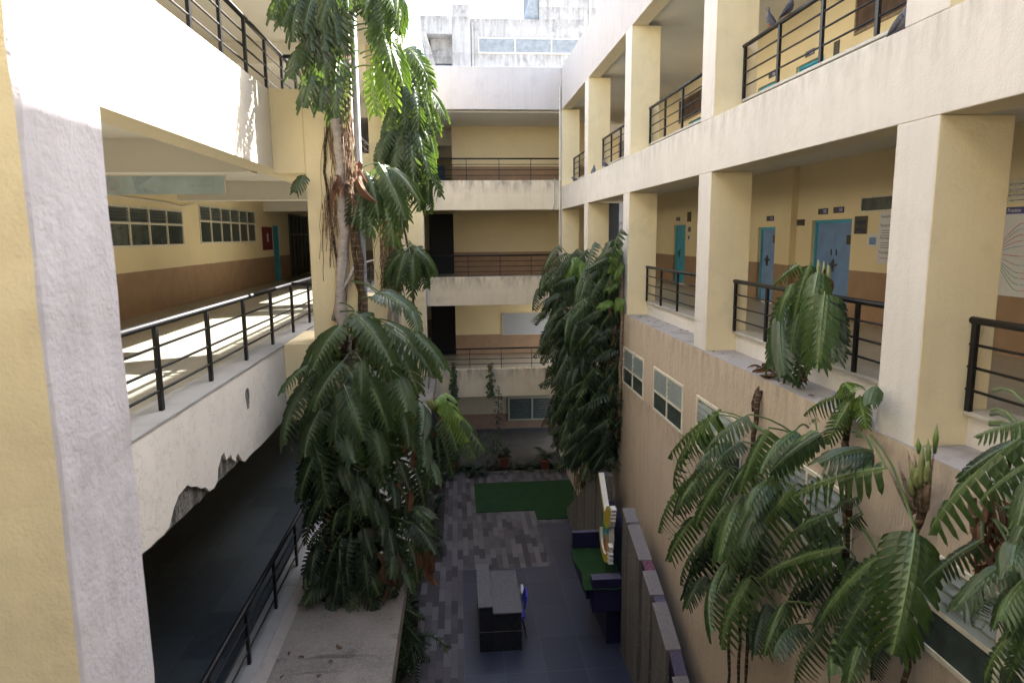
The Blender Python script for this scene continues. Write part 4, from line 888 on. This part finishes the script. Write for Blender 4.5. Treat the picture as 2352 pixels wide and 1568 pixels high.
# --- front right plants
R5=lambda x,y:((1750+x/1.65)*.784,(1050+y/1.65)*.784)
R6=lambda x,y:((2200+x/1.96)*.784,(1200+y/1.96)*.784)
R4=lambda x,y:((2300+x/1.96)*.784,(500+y/1.96)*.784)
VV=lambda x,y:(x,y)
def hero(fo,fn,L,x0=3.55,x1=3.1,Nn=(-.75,-.35,.75),ratio=(.42,.52),dr=(.5,1.0),fold=(.6,1.1),stem_at=None,alt=None):
    for i,(a,b,c,d) in enumerate(L):
        B=hit(*fn(a,b),'X',x0+rng.uniform(-.1,.1)); T=hit(*fn(c,d),'X',x1+rng.uniform(-.15,.15)); Ln=np.linalg.norm(T-B)
        (alt if alt is not None and rng.random()<.35 else fo).leaf(B,T,np.array(Nn)+rng.normal(0,.15,3),Ln*rng.uniform(*ratio),rng.uniform(*dr),int(rng.choice([99,98])),fold=rng.uniform(*fold),stalk=(B+np.array([.25,.12,-.1])) if stem_at is None else np.array(stem_at(B)))
V5=thing('climbing_vine',(3.8,7.4,GZ),'big split-leaf plant with arching fronds hiding the third tan-wall window','climbing plant')
fo=Fol(); fs_=Fol(); fr=Fol()
st=lambda B:(3.85,7.25+.25*(B[1]-7.25),B[2]-.12)
L5=[(590,255,345,470),(580,268,365,610),(735,270,530,430),(640,400,480,520),(530,500,400,640),(430,590,295,830),(650,520,480,800),(560,500,400,700),(830,335,690,640),(700,400,560,520),(960,345,790,540),(1060,345,830,600),(710,650,590,960),(850,575,720,740),(950,615,720,960),(560,830,400,1080),(470,760,345,970),(690,940,585,1110),(740,1050,600,1390),(610,990,545,1300),(520,1050,430,1200),(700,560,600,700),(760,480,640,650),(640,680,520,900),(820,700,700,900)]
hero(fr,R5,L5,stem_at=st,alt=fo)
hero(fs_,R5,[(600,800,440,1050),(560,900,420,1150),(650,960,560,1180),(480,560,380,740),(600,600,470,800),(720,800,640,1000),(780,900,700,1150),(820,1180,760,1420),(760,1210,740,1400),(640,760,500,940)],3.75,3.45,stem_at=st)
for x,y0 in((630,1380),(685,1300),(735,1050)):
    a=hit(*R5(x,y0),'X',3.75); stem('stem',[(3.78,a[1],GZ),(3.78,a[1],-6.5),(3.76,a[1],a[2]),(3.8,a[1]+.1,a[2]+.9)],.022,M['bark'],V5)
a=hit(*R5(740,1200),'X',3.82);b=hit(*R5(760,300),'X',3.88);c=hit(*R5(778,150),'X',3.92)
stem('stem',[a,b,c],(.03,.04),M['bark'],V5)
fr.build('foliage',M['leaf_fresh'],V5); fs_.build('shaded_foliage',M['leaf_shade'],V5); fo.build('foliage',M['leaf'],V5)
V6=thing('climbing_vine',(3.7,5.8,GZ),'large split-leaf plant with a broad frond and flower spikes below the near column','climbing plant')
fo=Fol(); fs_=Fol(); fr=Fol()
L6=[(775,335,250,490),(410,130,110,360),(700,235,410,300),(490,585,150,820),(535,790,50,970),(420,760,120,1010),(740,840,400,1200),(770,930,470,1450),(540,1010,380,1240),(430,1240,250,1580),(300,1230,130,1400),(620,500,480,560),(200,1100,80,1390),(560,1200,460,1500),(660,1260,560,1568)]
st6=lambda B:(3.8,6.35+.2*(B[1]-6.35),B[2]-.05)
hero(fr,R6,L6,3.5,3.1,stem_at=st6,alt=fo,ratio=(.38,.48))
hero(fr,R6,[(945,690,820,1370)],3.4,3.0,Nn=(-.6,-1,.55),ratio=(.54,.55),fold=(.45,.5),dr=(.7,.75),stem_at=lambda B:(3.85,5.95,B[2]+.35))
hero(fs_,R6,[(500,900,300,1180),(400,900,200,1150),(600,850,480,1100),(350,1000,160,1240),(640,600,520,720),(500,650,380,760),(620,1330,600,1480),(760,1330,700,1540),(680,1200,600,1350),(900,1250,840,1400)],3.75,3.5,stem_at=st6)
for (x,y0,x2,y2) in((545,860,540,180),(525,700,530,520),(560,600,540,190)):
    stem('stem',[hit(*R6(x,y0),'X',3.85),hit(*R6((x+x2)/2+8,(y0+y2)/2),'X',3.86),hit(*R6(x2,y2),'X',3.9)],.032,M['bark'],V6)
a=hit(*R6(985,560),'X',3.8); b=hit(*R6(950,720),'X',3.8); c=hit(*R6(915,1240),'X',3.8); stem('stem',[a,b,c,(3.8,c[1],c[2]-1.5)],(.04,.02),M['bark'],V6)
mb=MB(); spk=[((975,440),(985,215)),((1010,420),(1018,295)),((955,450),(955,335)),((930,500),(905,390)),((940,430),(925,300))]
for p,q in spk:
    A=hit(*R6(*p),'X',3.72);Bq=hit(*R6(*q),'X',3.66); mb.tube([A,A+(Bq-A)*.2,A+(Bq-A)*.6,Bq],[.018,.026,.026,.008],8)
build('flower_spikes',mb,M['spadix'],V6,smooth=True)
mb=MB()
for p,q in [((960,560),(900,230)),((940,570),(845,300)),((930,600),(790,340)),((990,560),(1050,250)),((975,560),(970,230)),((950,580),(870,420)),((1000,570),(1040,300)),((985,580),(940,260))]:
    A=hit(*R6(*p),'X',3.78);Bq=hit(*R6(*q),'X',3.7); mb.tube([A,A+(Bq-A)*.5,Bq],[.03,.022,.003],6)
build('dry_bracts',mb,M['root'],V6,smooth=True)
mb=MB()
for p,q in [((1020,330),(1018,165)),((965,250),(960,165)),((1055,250),(1068,80))]:
    A=hit(*R6(*p),'X',3.7);Bq=hit(*R6(*q),'X',3.68); mb.tube([A,A+(Bq-A)*.5,Bq],[.012,.022,.002],6)
build('green_bracts',mb,M['leaf_bright'],V6,smooth=True)
fr.build('foliage',M['leaf_fresh'],V6); fo.build('foliage',M['leaf'],V6); fs_.build('shaded_foliage',M['leaf_shade'],V6)
V7=thing('climbing_vine',(3.8,4.6,GZ),'split-leaf plant with a bundle of brown dead leaves at the right edge','climbing plant')
fo=Fol(); fd=Fol(); fr=Fol()
L7=[(1568,150,1030,690),(1568,170,1190,400),(1640,280,1320,520),(1330,745,1000,985),(1520,870,1185,1130),(1620,940,1430,1190),(1620,1180,1340,1560),(1600,700,1500,900),(1700,500,1520,760),(1650,1050,1500,1300),(1700,300,1540,640),(1640,60,1300,150)]
hero(fr,R6,L7,3.45,3.1,stem_at=lambda B:(3.85,4.55,B[2]-.05),ratio=(.36,.46),alt=fo)
hero(fo,R6,[(1320,1060,1270,1240),(1500,1000,1400,1240),(1620,760,1560,1000),(1600,1300,1480,1568),(1660,600,1440,560)],3.7,3.5,stem_at=lambda B:(3.85,4.55,B[2]-.05))
for k in range(46):
    c=hit(*R6(rng.uniform(1280,1540),rng.uniform(480,860)),'X',3.75+rng.uniform(-.1,.1)); crinkle(fd,c,rng.uniform(.15,.32),np.array([rng.normal(0,.2),rng.normal(0,.4),-1]))
stem('stem',[(3.88,4.5,-2.7),(3.86,4.5,-2.4),(3.8,4.6,-2)],.03,M['bark'],V7)
fr.build('foliage',M['leaf_fresh'],V7); fo.build('foliage',M['leaf'],V7); fd.build('dry_leaves',M['dry'],V7)
# plant leaning over the rail
V8=thing('leafy_plant',(4.1,7.9,-1.89),'drooping split-leaf plant growing on the ledge over the railing before the blue double door','plant')
fr=Fol(); fo=Fol(); fd=Fol()
L8=[(1835,608,1778,655),(1862,605,1822,745),(1880,620,1860,775),(1905,690,1888,838),(1800,680,1770,800),(1792,720,1800,855),(1850,735,1832,885),(1822,650,1788,735),(1842,700,1812,872),(1880,690,1925,800),(1870,640,1885,740),(1905,680,1915,825),(1815,700,1775,840)]
hero(fr,VV,L8,4.15,3.95,Nn=(-.7,-.6,.6),ratio=(.34,.44),dr=(.3,.8),fold=(.4,.8),stem_at=lambda B:(4.2,7.75,-.95),alt=fo)
hero(fr,VV,[(1895,672,1878,838)],4.0,3.95,Nn=(-.6,-1,.3),ratio=(.5,.52),dr=(.2,.3),fold=(.2,.3),stem_at=lambda B:(4.2,7.6,-.8))
p=hit(1895,640,'X',4.2)
for k in range(10): crinkle(fd,p+rng.normal(0,.04,3),rng.uniform(.1,.2),np.array([0,rng.normal(0,.3),-1]))
c=hit(1770,858,'X',4.1)
for k in range(16): crinkle(fd,c+np.array([rng.uniform(-.1,.15),rng.uniform(-.25,.35),.03]),rng.uniform(.12,.25),np.array([rng.normal(0,.5),rng.normal(0,.8),-.1]))
mb=MB()
for x,y in((1880,600),(1893,604),(1903,612)):
    A=hit(x,y+40,'X',4.2);Bq=hit(x,y-4,'X',4.2); mb.tube([A,A+(Bq-A)*.6,Bq],[.018,.024,.006],8)
build('flower_spikes',mb,M['spadix'],V8,smooth=True)
stem('stem',[hit(1735,950,'X',3.93),hit(1738,900,'X',3.95),hit(1765,862,'X',4.05),(4.15,7.8,-1.75),(4.2,7.75,-1.0),hit(1893,650,'X',4.25)],.035,M['bark'],V8)
fr.build('foliage',M['leaf_fresh'],V8); fo.build('foliage',M['leaf'],V8); fd.build('dry_leaves',M['dry'],V8)
V9=thing('leafy_plant',(3.9,6.5,-1.89),'small bright green split-leaf plant at the foot of the near right column','plant')
fr=Fol(); fb=Fol()
hero(fr,R4,[(400,1275,110,1395),(395,1300,240,1560),(370,1230,300,1290),(520,1235,485,1330)],3.85,3.65,Nn=(-.5,-.6,.9),ratio=(.4,.5),stem_at=lambda B:(3.9,6.45,-2.0))
hero(fb,R4,[(430,1290,465,1475),(400,1270,330,1225)],3.8,3.7,Nn=(-.5,-1,.5),ratio=(.5,.6),stem_at=lambda B:(3.9,6.45,-2.0))
stem('stem',[hit(*R6(540,190),'X',3.9),hit(*R4(400,1320),'X',3.88)],.035,M['bark'],V9)
fr.build('foliage',M['leaf_fresh'],V9); fb.build('young_foliage',M['leaf_bright'],V9)
# ---------------- bed plants, pots, trailing pots
def clump(fo,c,n,L,spread,kind='ov',up=.5,W=.5):
    c=np.array(c,float)
    for _ in range(n):
        a=rng.uniform(0,2*math.pi); e=rng.uniform(-.1,1)*up; d=np.array([math.cos(a),math.sin(a),e]); d/=np.linalg.norm(d)
        B=c+d*spread*rng.uniform(.1,.7)+np.array([0,0,rng.uniform(0,spread)]); l=L*rng.uniform(.7,1.2)
        T=B+d*l+np.array([0,0,-.35*l]); fo.leaf(B,T,np.array([0,0,1.])+d*.2,l*W,.9,8,kind=kind,stalk=c+np.array([0,0,.05]))
k=0
bed=[(-.95,23.6),(-1.3,22.3),(-.85,21.0),(-1.2,19.6),(-.9,18.6),(-1.4,17.0),(-1.35,15.0),(-1.3,13.6),(-1.35,12.3),(-1.3,11.0)]
blab=['leafy plant in the dark left bed, nearest the far wing','second leafy plant from the far end of the dark left bed','bushy plant in the left bed across from the turf corner','leafy plant in the left bed beside the far paving','leafy plant in the left bed at the notch of the paving','plant in the left bed just below the slab edge','plant in the left bed opposite the desk back','sparse plant in the left bed beside the desk','low plant in the left bed in front of the desk','nearest low plant in the dark left bed']
for (x,y),l in zip(bed,blab):
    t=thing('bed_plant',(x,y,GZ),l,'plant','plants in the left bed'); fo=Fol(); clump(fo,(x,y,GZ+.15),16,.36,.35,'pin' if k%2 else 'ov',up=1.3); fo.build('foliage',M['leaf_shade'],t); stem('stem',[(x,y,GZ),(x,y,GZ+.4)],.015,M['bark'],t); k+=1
# vines hanging below the canopy edge
for (x0,y0,x1,y1,l) in [(930,1380,945,1530,'ragged trailing vine hanging down below the left concrete slab'),(950,1150,970,1260,'trailing vine below the slab edge beside the planting bed')]:
    P=hit(x0,y0,'X',-1.0); t=thing('trailing_vine',tuple(hit(x0,y0,'X',-1.0)),l,'plant'); fo=Fol()
    for _ in range(22):
        q=rng.random(); B=hit(x0+(x1-x0)*q+rng.normal(0,10),y0+(y1-y0)*q,'X',-.95+rng.uniform(-.15,.1)); d=np.array([rng.normal(0,.5),rng.normal(0,.4),-1]); d/=np.linalg.norm(d)
        fo.leaf(B,B+d*.5,(.2,-1,.6),.22,.8,10,fold=.6,stalk=B+np.array([-.1,.1,.2]))
    fo.build('foliage',M['leaf_shade'],t)
# conifer-like sprig
t=thing('needle_sprig',(-1.1,12.6,GZ),'arching needle-leaved sprig reaching out of the left bed over the paving','plant')
pts=[px(x,y,12.6) for x,y in((930,1500),(945,1470),(965,1462),(990,1458),(1010,1470),(1030,1492))]
stem('stem',[(-1.15,12.9,GZ),pts[0]],.012,M['bark'],t); build('twig',MB().tube(pts,.008,5),M['bark'],t)
fo=Fol(); P=[np.array(p) for p in pts]
for i in range(150):
    q=rng.uniform(0,len(P)-1.001); j=int(q); c=P[j]+(P[j+1]-P[j])*(q-j); tn=(P[j+1]-P[j]); tn/=np.linalg.norm(tn)
    d=rng.normal(size=3); d-=d.dot(tn)*tn; d/=np.linalg.norm(d); d=d*.8+tn*.6; fo.leaf(c,c+d*.13,rng.normal(size=3),.018,.3,8,kind='ov')
fo.build('needles',M['leaf_fresh'],t)
# pots at the far wall
def pot(x,y,z,r,h,label,n,L,kind='ov',mat='leaf_shade',W=.5,up=1.0,group=None):
    t=thing('potted_plant',(x,y,z),label,'potted plant',group); a=np.linspace(0,2*math.pi,17)[:-1]; mb=MB(); prof=[(r*.68,0),(r*.95,h*.85),(r*1.1,h*.85),(r*1.1,h),(r*.95,h),(r*.9,h*.9)]
    vs=[(x+q*math.cos(b),y+q*math.sin(b),z+w) for q,w in prof for b in a]; mb.add(vs,[(i*16+j,i*16+(j+1)%16,(i+1)*16+(j+1)%16,(i+1)*16+j) for i in range(5) for j in range(16)])
    mb.add([(x+r*.9*math.cos(b),y+r*.9*math.sin(b),z+h*.88) for b in a],[tuple(range(16))]); build('pot',mb,M['terracotta'],t,smooth=False)
    fo=Fol(); clump(fo,(x,y,z+h),n,L,L*.6,kind,up,W); fo.build('foliage',M[mat],t); return t
pot(3.2,24.75+.3,GZ+.02,.18,.36,'terracotta pot with broad-leaved plant at the right end of the far bed',10,.45)
pot(1.65,25.35,GZ+.1,.24,.4,'wide terracotta pot in the middle of the far bed',14,.3)
pot(-.3,25.2,GZ+.02,.2,.3,'terracotta pot under big leaves at the left end of the far bed',10,.45)
for i,(x,y,L,n,l) in enumerate([(.55,24.75,.42,14,'low spotted-leaf plant spreading onto the far paving edge'),(2.4,25.1,.42,10,'broad pale-leaved plant between two far pots'),(2.0,25.0,.3,12,'small leafy plant right of the middle pot'),(3.75,24.9,.4,10,'big drooping leaf plant beside the right-hand pot'),(.1,25.3,.5,10,'large-leaved plant behind the left-hand pot'),(-.5,24.6,.45,10,'large-leaved plant at the left corner of the far paving')]):
    t=thing('bedding_plant',(x,y,GZ),l,'plant','plants in the far bed'); fo=Fol(); clump(fo,(x,y,GZ+.05),n,L,.22,'ov',.6,.45); fo.build('foliage',M['leaf_shade'],t)
# thin shrub and climber in front of the far wing
def wisp(x,y,z0,z1,n,label,L=.16,spread=.18):
    t=thing('slender_shrub',(x,y,z0),label,'shrub'); stem('stem',[(x,y,z0),(x+.05,y,(z0+z1)/2),(x+.15,y-.1,z1)],.012,M['bark'],t); fo=Fol()
    for _ in range(n):
        q=rng.random(); c=np.array([x+.12*q+rng.normal(0,spread*(1-.5*q)),y+rng.normal(0,spread),z0+(z1-z0)*q]); d=rng.normal(size=3)*np.array([1,1,.4])+np.array([0,0,-.3]); d/=np.linalg.norm(d); fo.leaf(c,c+d*L,(0,-.5,1),L*.3,.5,8,kind='ov')
    fo.build('foliage',M['leaf_shade'],t)
wisp(1.35,25.6,GZ,-5.7,150,'tall slender climber rising in front of the lowest far balcony'); wisp(1.15,25.2,GZ,-7.3,130,'wispy dark shrub before the far ground floor wall',.2,.35)
def trail(x,z1,label,n=70):
    t=pot(x,26.2,K1+.0,.1,.14,label,8,.16,'ov','leaf_shade',.6,1.2); fo=Fol()
    for _ in range(n):
        q=rng.random()**.8; c=np.array([x+rng.normal(0,.07),26.12-.05*rng.random(),K1+.2-q*(K1+.2-z1)]); d=np.array([rng.normal(0,.5),-.5,-1]); d/=np.linalg.norm(d); fo.leaf(c,c+d*.13,(0,-1,.4),.10,.3,8,kind='ov')
    fo.build('trailing_foliage',M['leaf'],t)
trail(-.22,-6.25,'potted ivy trailing down from the left of the lowest far balcony',90); trail(1.2,-6.2,'potted ivy trailing from the middle of the lowest far balcony',50)
# ---------------- fallen leaves and scraps
def litter(name,label,n,fx,fy,fz,L,mat):
    t=thing(name,(fx[0],fy[0],fz),label,'litter',kind='stuff'); fo=Fol()
    for _ in range(n):
        c=np.array([rng.uniform(*fx),rng.uniform(*fy),fz+.012]); a=rng.uniform(0,6.28); l=L*rng.uniform(.4,1.3); d=np.array([math.cos(a),math.sin(a),.08]); fo.leaf(c,c+d*l,(0,0,1),l*.4,.6,8,kind='ov',fold=.5)
    fo.build('scraps',mat,t)
litter('leaf_litter','dry leaf scraps scattered over the concrete canopy slab',50,(-2.3,-.95),(5.5,13),K1-.06,.07,M['dry'])
litter('leaf_litter','small leaf scraps scattered on the courtyard paving and granite',90,(-1.0,3.3),(11,24),GZ+.004,.06,M['dry'])
litter('leaf_litter','dry leaves lying along the ledge of the tan wall',60,(4.02,4.45),(5.5,15.5),-1.886,.07,M['dry'])
# ---------------- pigeons
def pigeon(loc,rz,label,pitch=0,s=1.0):
    t=thing('pigeon',tuple(loc),label,'pigeon','pigeons on the right wing'); O=ORG[t]; t.rotation_euler=(0,0,rz)
    def Pn(x,y,z):
        c,sn=math.cos(pitch),math.sin(pitch); x,z=x*c-(z-.09)*sn,x*sn+(z-.09)*c+.09; return (O[0]+x*s,O[1]+y*s,O[2]+z*s)
    rings=[(-.18,.045,.022,.006),(-.12,.055,.030,.012),(-.07,.075,.045,.036),(-.02,.09,.058,.055),(.03,.105,.057,.060),(.065,.13,.045,.050),(.085,.165,.030,.033),(.095,.195,.025,.027),(.112,.207,.022,.022),(.128,.203,.010,.010),(.15,.193,.003,.003)]
    vs=[];n=10
    for x,z,w,h in rings:
        for k in range(n): q=2*math.pi*k/n; vs.append(Pn(x,w*math.cos(q),z+h*math.sin(q)))
    fs=[(i*n+k,i*n+(k+1)%n,(i+1)*n+(k+1)%n,(i+1)*n+k) for i in range(len(rings)-1) for k in range(n)]+[tuple(range(n)),tuple((len(rings)-1)*n+k for k in range(n))]
    build('body',MB().add(vs,fs),M['pigeon'],t,smooth=True)
    for sgn in(-1,1):
        vs=[]; R2_=[(-.16,.058,.012,.006),(-.10,.072,.018,.018),(-.04,.092,.016,.036),(.02,.11,.012,.036),(.05,.115,.006,.018)]
        for x,z,w,h in R2_:
            for k in range(8): q=2*math.pi*k/8; vs.append(Pn(x,sgn*(.040 if x>-.12 else .02)+sgn*.006+w*math.cos(q),z+h*math.sin(q)))
        build('wing',MB().add(vs,[(i*8+k,i*8+(k+1)%8,(i+1)*8+(k+1)%8,(i+1)*8+k) for i in range(4) for k in range(8)]+[tuple(range(8)),tuple(32+k for k in range(8))]),M['pigeon_dark'],t,smooth=True)
        build('leg',MB().tube([Pn(.0,sgn*.02,.05),(O[0]+.005*s,O[1]+sgn*.02*s,O[2]+.0)],.004,5).tube([(O[0]-.01,O[1]+sgn*.02*s,O[2]+.003),(O[0]+.03*s,O[1]+sgn*.02*s,O[2]+.003)],.004,5),M['pigeon_leg'],t)
pigeon((4.1,23.9,1.78),R(125),'pigeon walking on the beam ledge, farthest of the three near the short railing',-.2)
pigeon((4.1,20.6,1.78),R(60),'upright pigeon on the beam ledge, middle of the three by the far columns',.5)
pigeon((4.1,18.95,1.78),R(170),'pigeon on the beam ledge, nearest of the three by the far columns',.25)
pigeon((4.45,9.85,2.845),R(140),'hunched pigeon at the far end of the upper right railing, farthest left of the three',.55,1.05)
pigeon((4.45,9.30,2.845),R(-20),'pigeon on the upper right railing looking back over its shoulder, middle of the three',.55,1.0)
pigeon((4.45,8.7,2.845),R(160),'pigeon on the upper right railing cut off by the top of the picture',.5,1.05)
pigeon((4.1,6.30,1.78),R(-75),'dark pigeon tucked against the near column on the beam ledge, head hidden',.45,1.15)
# ------------------------------------------------------------------ lift, camera, light
for o in list(SC.objects):
    if o.parent is None: o.location.z+=LIFT
cam=bpy.data.cameras.new('camera'); co=bpy.data.objects.new('camera',cam); COL.objects.link(co)
cam.sensor_width=36; cam.lens=F_/2352*36; cam.clip_end=2000; cam.clip_start=.05; cam.dof.use_dof=True; cam.dof.focus_distance=11; cam.dof.aperture_fstop=2.8
Rv=Vector((math.cos(Y_),-math.sin(Y_),0)); Uv=Vector((math.sin(Y_)*math.sin(P_),math.cos(Y_)*math.sin(P_),math.cos(P_))); Fv=Vector((math.sin(Y_)*math.cos(P_),math.cos(Y_)*math.cos(P_),-math.sin(P_)))
R2=math.cos(RR)*Rv+math.sin(RR)*Uv; U2=-math.sin(RR)*Rv+math.cos(RR)*Uv
m=Matrix((R2,U2,-Fv)).transposed().to_4x4(); m.translation=(0,0,LIFT); co.matrix_world=m; SC.camera=co
sd=Vector((1,.5,1.035)).normalized(); el=math.asin(sd.z); az=math.atan2(sd.x,sd.y)
su=bpy.data.lights.new('sun','SUN'); su.energy=5.0; su.angle=R(.53); su.color=(1,.95,.86); so=bpy.data.objects.new('sun',su); COL.objects.link(so)
so.rotation_euler=sd.to_track_quat('Z','Y').to_euler(); so.location=(10,10,30)
w=bpy.data.worlds.new('World'); SC.world=w; w.use_nodes=True; nt=w.node_tree; bg=nt.nodes['Background']
sk=nt.nodes.new('ShaderNodeTexSky'); sk.sky_type='NISHITA'; sk.sun_disc=False; sk.sun_elevation=el; sk.sun_rotation=az; sk.air_density=1.0; sk.dust_density=2.5; sk.ozone_density=1.0
hs=nt.nodes.new('ShaderNodeHueSaturation'); hs.inputs['Saturation'].default_value=.8; nt.links.new(sk.outputs[0],hs.inputs['Color']); nt.links.new(hs.outputs[0],bg.inputs[0]); bg.inputs[1].default_value=.12
vs_=SC.view_settings; vs_.view_transform='Standard'; vs_.look='None'; vs_.exposure=2.85; vs_.gamma=1
SC.render.engine='CYCLES'
try:
    SC.cycles.max_bounces=8; SC.cycles.diffuse_bounces=6; SC.cycles.use_denoising=True
except Exception: pass
